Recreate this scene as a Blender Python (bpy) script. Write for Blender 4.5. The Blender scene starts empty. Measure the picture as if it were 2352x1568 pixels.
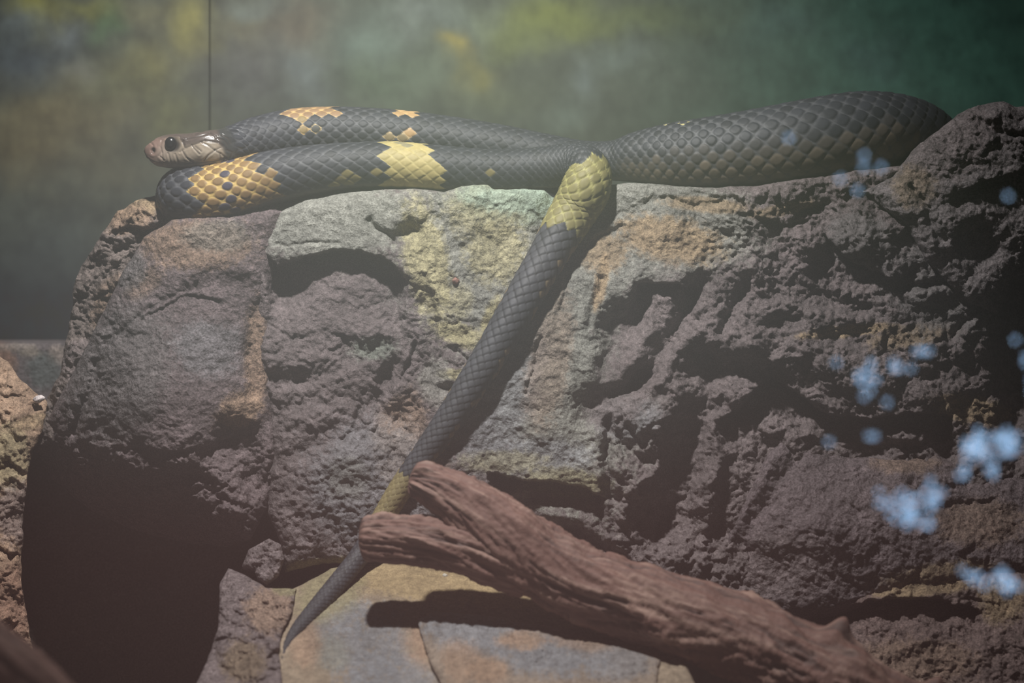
import bpy, math, random
import numpy as np
from mathutils import Vector

random.seed(7)
RNG = np.random.default_rng(7)
C = bpy.context.scene.collection
SC = bpy.context.scene

# ------------------------------------------------------------------ camera
FW, FH = 2352.0, 1568.0
FPX = 5000.0                 # focal length in pixels of the full frame
D = 2.5                      # focus distance (m)
S = D / FPX                  # metres per pixel at the focus distance
PITCH = math.radians(8.0)
RIGHT = np.array([1.0, 0.0, 0.0])
FWD = np.array([0.0, math.cos(PITCH), -math.sin(PITCH)])
UP = np.array([0.0, math.sin(PITCH), math.cos(PITCH)])
CAM = -D * FWD

cam = bpy.data.cameras.new('camera')
cam.lens = 36.0 * FPX / FW
cam.sensor_width = 36.0
cam.clip_start = 0.02
cam.dof.use_dof = True
cam.dof.focus_distance = D - 0.01
cam.dof.aperture_fstop = 3.2
camo = bpy.data.objects.new('camera', cam)
C.objects.link(camo)
camo.location = CAM
camo.rotation_euler = (math.radians(90) - PITCH, 0, 0)
SC.camera = camo

# ------------------------------------------------------------------ world, exposure
w = bpy.data.worlds.new('sky')
SC.world = w
w.use_nodes = True
w.node_tree.nodes['Background'].inputs[0].default_value = (0.42, 0.66, 1.0, 1)
w.node_tree.nodes['Background'].inputs[1].default_value = 5.4
SC.view_settings.view_transform = 'Standard'
SC.view_settings.look = 'None'
SC.view_settings.gamma = 1.0
SC.view_settings.exposure = 0.0
SC.view_settings.use_curve_mapping = False

# ------------------------------------------------------------------ lights
def light(name, kind, loc, target, energy, color, **kw):
    l = bpy.data.lights.new(name, kind)
    l.energy = energy
    l.color = color
    for k, v in kw.items():
        setattr(l, k, v)
    o = bpy.data.objects.new(name, l)
    C.objects.link(o)
    o.location = loc
    o.rotation_euler = (Vector(target) - Vector(loc)).to_track_quat('-Z', 'Y').to_euler()
    return o
light('vivarium_spot', 'SPOT', (-0.24, -0.50, 1.10), (-0.18, 0.05, 0.0), 104, (1.0, 0.975, 0.94),
      spot_size=math.radians(98), spot_blend=0.9, shadow_soft_size=0.035)
light('veil_spot', 'SPOT', (-0.40, -5.8, 1.30), (-0.40, -9.0, -1.35), 800, (1.0, 0.985, 0.96),
      spot_size=math.radians(84), spot_blend=1.0, shadow_soft_size=0.1)  # added lamp: brightens the unseen wall that the pane mirrors as veil

# ------------------------------------------------------------------ helpers
def U(u, v, wpx):
    """pixel of the frame + depth (in pixels of 0.5 mm beyond the focus plane) -> world point"""
    u, v, wpx = np.broadcast_arrays(np.asarray(u, float), np.asarray(v, float), np.asarray(wpx, float))
    dist = D + wpx * S
    a = (u - FW / 2) / FPX
    b = -(v - FH / 2) / FPX
    return CAM + dist[..., None] * (FWD + a[..., None] * RIGHT + b[..., None] * UP)

def tag(o, label=None, cat=None, group=None, kind=None):
    if label: o['label'] = label
    if cat: o['category'] = cat
    if group: o['group'] = group
    if kind: o['kind'] = kind
    return o

def empty(name, loc=(0, 0, 0)):
    o = bpy.data.objects.new(name, None)
    o.location = loc
    o.empty_display_size = 0.05
    C.objects.link(o)
    return o

def mesh_np(name, verts, quads, mat, parent=None, cols=None, tris=None, smooth=True, attrs=None):
    me = bpy.data.meshes.new(name)
    verts = np.asarray(verts, np.float32)
    quads = np.asarray(quads, np.int32).reshape(-1, 4) if quads is not None and len(quads) else np.zeros((0, 4), np.int32)
    tris = np.asarray(tris, np.int32).reshape(-1, 3) if tris is not None and len(tris) else np.zeros((0, 3), np.int32)
    me.vertices.add(len(verts))
    me.vertices.foreach_set('co', verts.ravel())
    nl = quads.size + tris.size
    me.loops.add(nl)
    me.loops.foreach_set('vertex_index', np.concatenate([quads.ravel(), tris.ravel()]))
    nf = len(quads) + len(tris)
    me.polygons.add(nf)
    starts = np.concatenate([np.arange(len(quads)) * 4, quads.size + np.arange(len(tris)) * 3])
    me.polygons.foreach_set('loop_start', starts.astype(np.int32))
    me.polygons.foreach_set('use_smooth', np.full(nf, smooth))
    me.update(calc_edges=True)
    me.validate()
    if cols is not None:
        ca = me.color_attributes.new('Col', 'FLOAT_COLOR', 'POINT')
        c4 = np.ones((len(verts), 4), np.float32)
        c4[:, :3] = cols
        ca.data.foreach_set('color', c4.ravel())
    for k, a in (attrs or {}).items():
        at = me.attributes.new(k, 'FLOAT', 'POINT')
        at.data.foreach_set('value', np.asarray(a, np.float32))
    me.materials.append(mat)
    o = bpy.data.objects.new(name, me)
    C.objects.link(o)
    if parent is not None:
        o.parent = parent
        o.matrix_parent_inverse = parent.matrix_world.inverted() if False else o.matrix_parent_inverse
        o.location = -Vector(parent.location)
    return o

def box(name, lo, hi, mat, parent=None):
    (x0, y0, z0), (x1, y1, z1) = lo, hi
    v = [(x0,y0,z0),(x1,y0,z0),(x1,y1,z0),(x0,y1,z0),(x0,y0,z1),(x1,y0,z1),(x1,y1,z1),(x0,y1,z1)]
    q = [(0,3,2,1),(4,5,6,7),(0,1,5,4),(1,2,6,5),(2,3,7,6),(3,0,4,7)]
    return mesh_np(name, v, q, mat, parent, smooth=False)

# ---- noise
_P = np.random.default_rng(3).permutation(4096).astype(np.int64)
_G = np.random.default_rng(4).uniform(0, 2 * math.pi, 4096)
_GX, _GY = np.cos(_G), np.sin(_G)
def _h(ix, iy, seed):
    return _P[(_P[(ix + seed * 131) & 4095] + iy) & 4095]
def perlin(x, y, seed=0):
    x = np.asarray(x, float); y = np.asarray(y, float)
    ix = np.floor(x).astype(np.int64); iy = np.floor(y).astype(np.int64)
    fx = x - ix; fy = y - iy
    sx = fx * fx * fx * (fx * (fx * 6 - 15) + 10); sy = fy * fy * fy * (fy * (fy * 6 - 15) + 10)
    def g(a, b, dx, dy):
        h = _h(ix + a, iy + b, seed)
        return _GX[h] * dx + _GY[h] * dy
    n00 = g(0, 0, fx, fy); n10 = g(1, 0, fx - 1, fy); n01 = g(0, 1, fx, fy - 1); n11 = g(1, 1, fx - 1, fy - 1)
    return 1.4 * ((n00 * (1 - sx) + n10 * sx) * (1 - sy) + (n01 * (1 - sx) + n11 * sx) * sy)
def fbm(x, y, scale, octv=4, seed=0, gain=0.5, ridged=False):
    a = 1.0; t = 0; s = 0
    x = np.asarray(x) / scale; y = np.asarray(y) / scale
    for i in range(octv):
        n = perlin(x, y, seed + i * 7)
        if ridged: n = 1 - 2 * np.abs(n)
        t = t + a * n; s += a; a *= gain
        x = x * 2.03 + 11.3; y = y * 2.03 - 7.7
    return t / s
def facets(x, y, scale, seed=0, slope=0.9, curv=1.1):
    """chipped, faceted relief: upper envelope of randomly tilted patches; about -1..1"""
    x = np.asarray(x) / scale; y = np.asarray(y) / scale
    ix = np.floor(x).astype(np.int64); iy = np.floor(y).astype(np.int64)
    best = np.full(x.shape, -9.0)
    for a in (-1, 0, 1):
        for b in (-1, 0, 1):
            h = _h(ix + a, iy + b, seed); h2 = _P[(h + 77) & 4095]; h3 = _P[(h + 991) & 4095]
            px = ix + a + 0.15 + 0.7 * (h / 4096.0); py = iy + b + 0.15 + 0.7 * (h2 / 4096.0)
            dx = x - px; dy = y - py
            ang = h3 / 4096.0 * 6.283
            am = 0.6 * (_P[(h + 333) & 4095] / 4096.0)
            val = am + slope * (np.cos(ang) * dx + np.sin(ang) * dy) * 0.7 - curv * (dx * dx + dy * dy)
            best = np.maximum(best, val)
    return best * 1.6 - 0.2
def sstep(a, b, x):
    t = np.clip((x - a) / (b - a), 0, 1)
    return t * t * (3 - 2 * t)

# ------------------------------------------------------------------ materials
def new_mat(name):
    m = bpy.data.materials.new(name)
    m.use_nodes = True
    nt = m.node_tree
    return m, nt, nt.nodes['Principled BSDF']
def N(nt, kind, **kw):
    n = nt.nodes.new(kind)
    for k, v in kw.items():
        setattr(n, k, v)
    return n

def rock_mat(name, grain=900.0, bump=0.5, var=0.35, speck=0.25, rough=0.85):
    m, nt, b = new_mat(name)
    L = nt.links
    at = N(nt, 'ShaderNodeAttribute', attribute_name='Col')
    tc = N(nt, 'ShaderNodeTexCoord')
    n1 = N(nt, 'ShaderNodeTexNoise'); n1.inputs['Scale'].default_value = grain * 0.22; n1.inputs['Detail'].default_value = 6; n1.inputs['Roughness'].default_value = 0.65
    n2 = N(nt, 'ShaderNodeTexNoise'); n2.inputs['Scale'].default_value = grain; n2.inputs['Detail'].default_value = 3
    n3 = N(nt, 'ShaderNodeTexVoronoi'); n3.inputs['Scale'].default_value = grain * 0.3
    for n in (n1, n2, n3): L.new(tc.outputs['Object'], n.inputs['Vector'])
    r1 = N(nt, 'ShaderNodeMapRange'); r1.inputs[1].default_value = 0.3; r1.inputs[2].default_value = 0.7; r1.inputs[3].default_value = 1 - var; r1.inputs[4].default_value = 1 + var
    L.new(n1.outputs['Fac'], r1.inputs[0])
    r2 = N(nt, 'ShaderNodeMapRange'); r2.inputs[1].default_value = 0.35; r2.inputs[2].default_value = 0.68; r2.inputs[3].default_value = 1 - speck; r2.inputs[4].default_value = 1 + speck
    L.new(n2.outputs['Fac'], r2.inputs[0])
    mu = N(nt, 'ShaderNodeMath', operation='MULTIPLY'); L.new(r1.outputs[0], mu.inputs[0]); L.new(r2.outputs[0], mu.inputs[1])
    mx = N(nt, 'ShaderNodeVectorMath', operation='SCALE'); L.new(at.outputs['Color'], mx.inputs[0]); L.new(mu.outputs[0], mx.inputs['Scale'])
    L.new(mx.outputs[0], b.inputs['Base Color'])
    ad = N(nt, 'ShaderNodeMath', operation='ADD'); L.new(n1.outputs['Fac'], ad.inputs[0])
    m2 = N(nt, 'ShaderNodeMath', operation='MULTIPLY'); L.new(n2.outputs['Fac'], m2.inputs[0]); m2.inputs[1].default_value = 0.35
    L.new(m2.outputs[0], ad.inputs[1])
    a3 = N(nt, 'ShaderNodeMath', operation='MULTIPLY_ADD'); L.new(n3.outputs['Distance'], a3.inputs[0]); a3.inputs[1].default_value = 0.4; L.new(ad.outputs[0], a3.inputs[2])
    bp = N(nt, 'ShaderNodeBump'); bp.inputs['Strength'].default_value = bump; bp.inputs['Distance'].default_value = 0.004
    L.new(a3.outputs[0], bp.inputs['Height']); L.new(bp.outputs[0], b.inputs['Normal'])
    b.inputs['Roughness'].default_value = rough
    b.inputs['Specular IOR Level'].default_value = 0.35
    return m

def plain_mat(name, col, rough=0.8, noise=0.15, scale=30.0):
    m, nt, b = new_mat(name)
    L = nt.links
    tc = N(nt, 'ShaderNodeTexCoord')
    n = N(nt, 'ShaderNodeTexNoise'); n.inputs['Scale'].default_value = scale; n.inputs['Detail'].default_value = 4
    L.new(tc.outputs['Object'], n.inputs['Vector'])
    r = N(nt, 'ShaderNodeMapRange'); r.inputs[3].default_value = 1 - noise; r.inputs[4].default_value = 1 + noise
    L.new(n.outputs['Fac'], r.inputs[0])
    v = N(nt, 'ShaderNodeVectorMath', operation='SCALE'); v.inputs[0].default_value = col
    L.new(r.outputs[0], v.inputs['Scale']); L.new(v.outputs[0], b.inputs['Base Color'])
    b.inputs['Roughness'].default_value = rough
    return m

M_ROCK = rock_mat('rock_stone', 520, 0.8, 0.38, 0.3)
M_ROCKC = rock_mat('rock_coarse', 430, 1.0, 0.42, 0.4)
M_EARTH = rock_mat('earth_crust', 520, 0.7, 0.4, 0.35)
M_SLAB = rock_mat('slab_stone', 560, 0.5, 0.3, 0.22)

# snake skin: colour and gloss from attributes made with the scales
M_SKIN, nt, b = new_mat('snake_skin')
at = N(nt, 'ShaderNodeAttribute', attribute_name='Col')
tc = N(nt, 'ShaderNodeTexCoord')
ns = N(nt, 'ShaderNodeTexNoise'); ns.inputs['Scale'].default_value = 260; ns.inputs['Detail'].default_value = 5
nt.links.new(tc.outputs['Object'], ns.inputs['Vector'])
mr = N(nt, 'ShaderNodeMapRange'); mr.inputs[3].default_value = 0.8; mr.inputs[4].default_value = 1.2
nt.links.new(ns.outputs['Fac'], mr.inputs[0])
vm = N(nt, 'ShaderNodeVectorMath', operation='SCALE')
nt.links.new(at.outputs['Color'], vm.inputs[0]); nt.links.new(mr.outputs[0], vm.inputs['Scale'])
nt.links.new(vm.outputs[0], b.inputs['Base Color'])
ar = N(nt, 'ShaderNodeAttribute', attribute_name='gloss')
nt.links.new(ar.outputs['Fac'], b.inputs['Roughness'])
b.inputs['Specular IOR Level'].default_value = 0.32
bp = N(nt, 'ShaderNodeBump'); bp.inputs['Strength'].default_value = 0.12; bp.inputs['Distance'].default_value = 0.001
nt.links.new(ns.outputs['Fac'], bp.inputs['Height']); nt.links.new(bp.outputs[0], b.inputs['Normal'])

M_EYE, nt, b = new_mat('eye_black')
b.inputs['Base Color'].default_value = (0.006, 0.006, 0.007, 1); b.inputs['Roughness'].default_value = 0.06
lw = N(nt, 'ShaderNodeTexNoise'); lw.inputs['Scale'].default_value = 300
cr = N(nt, 'ShaderNodeMapRange'); cr.inputs[3].default_value = 0.16; cr.inputs[4].default_value = 0.22
nt.links.new(lw.outputs['Fac'], cr.inputs[0]); nt.links.new(cr.outputs[0], b.inputs['Roughness'])

M_WOOD, nt, b = new_mat('driftwood')
at = N(nt, 'ShaderNodeAttribute', attribute_name='Col')
nt.links.new(at.outputs['Color'], b.inputs['Base Color'])
b.inputs['Roughness'].default_value = 0.75
tc = N(nt, 'ShaderNodeTexCoord')
ns = N(nt, 'ShaderNodeTexNoise'); ns.inputs['Scale'].default_value = 180; ns.inputs['Detail'].default_value = 5
nt.links.new(tc.outputs['Object'], ns.inputs['Vector'])
bp = N(nt, 'ShaderNodeBump'); bp.inputs['Strength'].default_value = 0.4; bp.inputs['Distance'].default_value = 0.003
nt.links.new(ns.outputs['Fac'], bp.inputs['Height']); nt.links.new(bp.outputs[0], b.inputs['Normal'])

M_MURAL, nt, b = new_mat('mural_paint')
at = N(nt, 'ShaderNodeAttribute', attribute_name='Col')
tc = N(nt, 'ShaderNodeTexCoord')
ns = N(nt, 'ShaderNodeTexNoise'); ns.inputs['Scale'].default_value = 500; ns.inputs['Detail'].default_value = 4
nt.links.new(tc.outputs['Object'], ns.inputs['Vector'])
mr = N(nt, 'ShaderNodeMapRange'); mr.inputs[3].default_value = 0.8; mr.inputs[4].default_value = 1.2
nt.links.new(ns.outputs['Fac'], mr.inputs[0])
vm = N(nt, 'ShaderNodeVectorMath', operation='SCALE')
nt.links.new(at.outputs['Color'], vm.inputs[0]); nt.links.new(mr.outputs[0], vm.inputs['Scale'])
nt.links.new(vm.outputs[0], b.inputs['Base Color'])
b.inputs['Roughness'].default_value = 0.7

M_GLASS, nt, b = new_mat('vivarium_glass')
nt.nodes.remove(b)
tr = N(nt, 'ShaderNodeBsdfTransparent'); gl = N(nt, 'ShaderNodeBsdfGlossy'); gl.inputs['Roughness'].default_value = 0.0
mxs = N(nt, 'ShaderNodeMixShader'); mxs.inputs[0].default_value = 0.16
nt.links.new(tr.outputs[0], mxs.inputs[1]); nt.links.new(gl.outputs[0], mxs.inputs[2])
nt.links.new(mxs.outputs[0], nt.nodes['Material Output'].inputs['Surface'])

# visitor wall: added behind the camera, its colours tint the mirrored veil
M_DARK = plain_mat('dark_render', (0.12, 0.12, 0.115))
M_FLOOR = plain_mat('visitor_paving', (0.16, 0.13, 0.12), scale=12)

# ------------------------------------------------------------------ structure
GY = -1.05           # the glass plane
XL, XR, ZF, ZC = -1.55, 1.75, -1.15, 1.5
HX, HF, YB = 2.9, -2.9, -9.0      # the visitors' hall
tag(box('wall_left', (XL - 0.1, GY, ZF), (XL, 0.6, ZC), M_DARK), kind='structure')
tag(box('wall_right', (XR, GY, ZF), (XR + 0.1, 0.6, ZC), M_DARK), kind='structure')
tag(box('ceiling', (XL - 0.1, GY, ZC), (XR + 0.1, 0.6, ZC + 0.1), M_DARK), kind='structure')
tag(box('floor', (XL - 0.1, GY, ZF - 0.1), (XR + 0.1, 0.6, ZF), M_FLOOR), kind='structure')
tag(box('wall_hall_left', (-HX - 0.1, YB, HF), (-HX, GY, ZC), M_DARK), kind='structure')
tag(box('wall_hall_right', (HX, YB, HF), (HX + 0.1, GY, ZC), M_DARK), kind='structure')
tag(box('ceiling_hall', (-HX - 0.1, YB, ZC), (HX + 0.1, GY, ZC + 0.1), M_DARK), kind='structure')
tag(box('floor_hall', (-HX - 0.1, YB, HF - 0.1), (HX + 0.1, GY, HF), M_FLOOR), kind='structure')
tag(box('wall_sill', (-HX, GY - 0.06, HF), (HX, GY + 0.06, -0.56), M_DARK), kind='structure')
tag(box('trim_1', (-HX, GY - 0.05, 1.15), (HX, GY + 0.05, ZC), M_DARK), kind='structure')
tag(box('trim_2', (-HX, GY - 0.05, -0.56), (XL, GY + 0.05, 1.15), M_DARK), kind='structure')
tag(box('trim_3', (XR, GY - 0.05, -0.56), (HX, GY + 0.05, 1.15), M_DARK), kind='structure')
pane = mesh_np('window_1', [(XL, GY, -0.56), (XR, GY, -0.56), (XR, GY, 1.15), (XL, GY, 1.15)], [(0, 1, 2, 3)], M_GLASS, smooth=False)
tag(pane, kind='structure')

# added far wall behind the camera, tinted and pierced for its mirror image.
# It is what the pane mirrors as the milky veil and the blue spots.
def mirror_pt(u, v, y):
    """point on plane Y=y behind the camera whose mirror image in the pane appears at pixel (u, v)"""
    d = FWD + (u - FW / 2) / FPX * RIGHT - (v - FH / 2) / FPX * UP
    t = (2 * GY - y - CAM[1]) / d[1]
    return CAM[0] + t * d[0], CAM[2] + t * d[2]
openings = [(1985, 855, 34, 50, .30), (1935, 840, 40, 24, .16), (2045, 845, 26, 30, .22), (2104, 822, 16, 24, .5), (2150, 810, 30, 16, .12), (1990, 920, 16, 30, .12), (2045, 920, 14, 20, .1),  # holes set where their mirror image gives a blue spot
            (2000, 990, 14, 12, .4), (1895, 1035, 12, 20, .4), (1850, 1045, 8, 12, .3),
            (2245, 1022, 28, 38, 1), (2316, 1012, 30, 36, 1), (2222, 1075, 14, 32, .5), (2280, 1085, 14, 34, .55),
            (2075, 1165, 50, 34, .62), (2140, 1150, 28, 50, .62), (2030, 1150, 34, 20, .4), (2100, 1195, 46, 20, .6),
            (2270, 1325, 56, 20, .5), (2310, 1345, 28, 26, .5), (2220, 1315, 26, 14, .4), (2130, 1393, 18, 8, .35),
            (2015, 375, 46, 30, .20), (1960, 400, 40, 16, .12), (2105, 380, 22, 28, .2), (2110, 420, 16, 14, .12), (1990, 430, 60, 20, .07), (1850, 335, 70, 18, .05),
            (2330, 790, 36, 18, .35), (2345, 860, 24, 55, .3), (2335, 440, 16, 24, .16), (1880, 300, 30, 14, .07), (2310, 15, 12, 16, .25), (2345, 25, 10, 8, .3), (2330, 310, 18, 10, .1)]
xs = np.arange(-HX, HX + 0.01, 0.025); zs = np.arange(HF, ZC + 0.01, 0.025)
XX, ZZ = np.meshgrid(xs, zs)
keep = np.ones(XX.shape)
for (bu, bv, ru, rv, st_) in openings:
    cx, cz = mirror_pt(bu, bv, YB)
    k = (2 * GY - YB - CAM[1]) / FPX
    q = ((XX - cx) / (ru * k)) ** 2 + ((ZZ - cz) / (rv * k)) ** 2 + 0.4 * fbm(XX, ZZ, 0.06, 2, 9)
    keep = np.where(q < 0.9, np.minimum(keep, 1 - st_), keep)
rose = np.array([0.56, 0.375, 0.36]); green = np.array([0.52, 0.585, 0.47]); grey = np.array([0.54, 0.54, 0.52])
hi = sstep(-2.0, -0.8, ZZ)[..., None]
g = (sstep(-0.75, -0.2, ZZ + 0.2 * fbm(XX, ZZ, 0.9, 3, 5)) * sstep(-1.4, -0.3, XX))[..., None]
col = rose * (1 - hi) + grey * hi
col = col * (1 - g) + green * g
ny, nx = XX.shape
V = np.stack([XX, np.full(XX.shape, YB), ZZ], -1).reshape(-1, 3)
idx = np.arange(ny * nx).reshape(ny, nx)
kf = 0.25 * (keep[:-1, :-1] + keep[1:, 1:] + keep[1:, :-1] + keep[:-1, 1:])
kq = RNG.random(kf.shape) < kf
Q = np.stack([idx[:-1, :-1], idx[:-1, 1:], idx[1:, 1:], idx[1:, :-1]], -1)[kq]
M_VIS, nt, b = new_mat('veil_wall_tint')
at = N(nt, 'ShaderNodeAttribute', attribute_name='Col'); nt.links.new(at.outputs['Color'], b.inputs['Base Color']); b.inputs['Roughness'].default_value = 0.9
wv = mesh_np('wall_veil', V, Q[:, ::-1], M_VIS, cols=col.reshape(-1, 3), smooth=False)
so = wv.modifiers.new('thick', 'SOLIDIFY'); so.thickness = 0.02; so.offset = 0
tag(wv, kind='structure')

# mural on the back wall: two boards with a seam
WB = 800.0
def mural_color(u, v):
    base = np.zeros(u.shape + (3,)) + np.array([0.060, 0.072, 0.054])
    wu = u + 60 * fbm(u, v, 150, 3, 21); wv_ = v + 60 * fbm(u, v, 150, 3, 31)
    # overall drift: olive on the left, deep teal on the right, slate at bottom left
    t = sstep(1350, 2150, wu)[..., None]
    base = base * (1 - t) + np.array([0.050, 0.128, 0.096]) * t
    t = (sstep(420, 720, wv_) * (1 - sstep(250, 700, wu)))[..., None]
    base = base * (1 - t) + np.array([0.024, 0.030, 0.031]) * t
    pat = [(80, 40, 45, 60, (.24, .24, .05), .8), (200, 25, 60, 30, (.20, .21, .06), .7), (440, 60, 50, 70, (.22, .21, .06), .8),
           (240, 60, 40, 40, (.07, .14, .06), .7), (330, 40, 70, 40, (.17, .17, .09), .6), (60, 130, 120, 60, (.055, .075, .085), .85),
           (130, 80, 50, 25, (.13, .16, .17), .6), (30, 60, 60, 30, (.10, .13, .14), .6), (340, 160, 60, 50, (.20, .19, .06), .6),
           (290, 200, 120, 60, (.12, .13, .06), .6), (190, 175, 60, 35, (.16, .17, .14), .6), (120, 270, 200, 60, (.15, .13, .06), .6), (60, 350, 150, 60, (.13, .11, .05), .6),
           (410, 270, 60, 70, (.12, .13, .05), .6), (560, 60, 60, 60, (.15, .14, .07), .5), (590, 20, 60, 30, (.14, .18, .16), .6),
           (690, 60, 80, 60, (.14, .11, .07), .6), (570, 150, 120, 60, (.09, .095, .09), .6), (700, 180, 40, 70, (.13, .16, .16), .6), (830, 90, 90, 70, (.12, .17, .14), .7),
           (880, 200, 90, 60, (.10, .15, .09), .6), (950, 40, 70, 50, (.15, .18, .16), .6), (1080, 50, 110, 45, (.14, .18, .17), .6),
           (1250, 50, 130, 50, (.17, .20, .04), .8), (1060, 110, 25, 25, (.26, .22, .05), .8), (1090, 170, 50, 40, (.17, .16, .04), .7),
           (1180, 90, 60, 50, (.14, .17, .05), .6), (1480, 40, 150, 40, (.10, .13, .04), .5), (1340, 190, 35, 50, (.15, .19, .18), .75), (1420, 120, 70, 40, (.13, .17, .15), .65),
           (1300, 280, 50, 35, (.13, .17, .14), .6), (1500, 180, 80, 60, (.10, .13, .10), .5), (1800, 60, 80, 50, (.07, .13, .115), .5), (2000, 130, 70, 50, (.06, .12, .11), .5),
           (990, 160, 60, 60, (.12, .16, .11), .5), (1120, 230, 90, 40, (.11, .13, .07), .5),
           (110, 560, 120, 90, (.06, .08, .075), .5), (280, 390, 120, 60, (.10, .10, .06), .5)]
    for (cx, cy, rx, ry, c, a) in pat:
        q = ((wu - cx) / rx) ** 2 + ((wv_ - cy) / ry) ** 2
        m_ = (a * np.exp(-q))[..., None]
        base = base * (1 - m_) + np.array(c) * m_
    base *= (1 + 0.5 * fbm(u, v, 75, 4, 41, .6) + 0.22 * fbm(u, v * 0.7, 26, 3, 43))[..., None]
    mean = np.array([.08, .095, .07]); base = np.maximum(mean + 1.25 * (base - mean), 0.012) * 0.76
    # spatter
    sp = (perlin(u / 9, v / 9, 77) > 0.93) & (perlin(u / 60, v / 60, 78) > 0.1)
    base[sp] = np.array([.3, .28, .22])
    return np.clip(base, 0.01, 1)
wb = empty('wall_back', tuple(U(1176, 900, WB)))
tag(wb, kind='structure')
for (u0, u1) in ((-500, 479.5), (482.5, 2900)):
    us = np.linspace(u0, u1, int((u1 - u0) / 4)); vs = np.linspace(-500, 1800, 500)
    uu, vv = np.meshgrid(us, vs)
    wpx = np.full(uu.shape, WB)
    edge = np.minimum(np.abs(uu - u0), np.abs(uu - u1))
    P = U(uu, vv, WB); P[..., 1] = P[..., 1].mean() * 0 + (U(1176, 784, WB)[1])   # flat upright board
    # put the board on a true vertical plane
    dirs = FWD + ((uu - FW / 2) / FPX)[..., None] * RIGHT - ((vv - FH / 2) / FPX)[..., None] * UP
    tt = (U(1176, 784, WB)[1] - CAM[1]) / dirs[..., 1]
    P = CAM + tt[..., None] * dirs
    ny, nx = uu.shape
    idx = np.arange(ny * nx).reshape(ny, nx)
    Q = np.stack([idx[:-1, :-1], idx[1:, :-1], idx[1:, 1:], idx[:-1, 1:]], -1).reshape(-1, 4)
    o = mesh_np('panel', P.reshape(-1, 3), Q, M_MURAL, wb, cols=mural_color(uu, vv).reshape(-1, 3))
    so = o.modifiers.new('thick', 'SOLIDIFY'); so.thickness = 0.012; so.offset = -1
YW = U(1176, 784, WB)[1]
o = box('backing', (XL, YW + 0.03, ZF), (XR, YW + 0.06, ZC), M_DARK, None)
o.parent = wb; o.location = -Vector(wb.location)

# ------------------------------------------------------------------ rocks
def rbf(pts):
    p = np.array(pts, float)
    n = len(p)
    def ker(r2): return np.where(r2 > 1e-9, r2 * np.log(r2 + 1e-12), 0)
    sc = 500.0
    x = p[:, :2] / sc
    r2 = ((x[:, None] - x[None]) ** 2).sum(-1)
    A = np.zeros((n + 3, n + 3)); A[:n, :n] = ker(r2) + 0.02 * np.eye(n); A[:n, n] = 1; A[:n, n + 1:] = x; A[n, :n] = 1; A[n + 1:, :n] = x.T
    s = np.linalg.solve(A, np.concatenate([p[:, 2], [0, 0, 0]]))
    def f(u, v):
        a = np.asarray(u) / sc; b_ = np.asarray(v) / sc
        t = s[n] + s[n + 1] * a + s[n + 2] * b_
        for i in range(n):
            t = t + s[i] * ker((a - x[i, 0]) ** 2 + (b_ - x[i, 1]) ** 2)
        return t
    return f

def fractal_outline(poly, amp, seg=7.0, seed=0):
    out = []
    n = len(poly)
    s = 0.0
    for i in range(n):
        a = np.array(poly[i], float); b_ = np.array(poly[(i + 1) % n], float)
        L = np.linalg.norm(b_ - a); k = max(1, int(L / seg))
        for j in range(k):
            out.append(a + (b_ - a) * j / k)
    p = np.array(out)
    d = np.roll(p, -1, 0) - np.roll(p, 1, 0)
    nrm = np.stack([d[:, 1], -d[:, 0]], 1); nrm /= np.linalg.norm(nrm, axis=1)[:, None] + 1e-9
    off = fbm(p[:, 0], p[:, 1], 55, 4, 60 + seed, 0.6)
    return p + nrm * (off * amp)[:, None]

def poly_dist(uu, vv, poly):
    """signed distance (inside > 0) and closest point"""
    best = np.full(uu.shape, 1e18); cu = np.zeros(uu.shape); cv = np.zeros(uu.shape)
    inside = np.zeros(uu.shape, bool)
    n = len(poly)
    for i in range(n):
        ax, ay = poly[i]; bx, by = poly[(i + 1) % n]
        dx, dy = bx - ax, by - ay
        t = np.clip(((uu - ax) * dx + (vv - ay) * dy) / (dx * dx + dy * dy + 1e-9), 0, 1)
        px = ax + t * dx; py = ay + t * dy
        d2 = (uu - px) ** 2 + (vv - py) ** 2
        m_ = d2 < best
        best[m_] = d2[m_]; cu[m_] = px[m_]; cv[m_] = py[m_]
        c_ = (ay > vv) != (by > vv)
        if by != ay:
            inside ^= c_ & (uu < (bx - ax) * (vv - ay) / (by - ay) + ax)
    d = np.sqrt(best)
    return np.where(inside, d, -d), cu, cv

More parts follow.
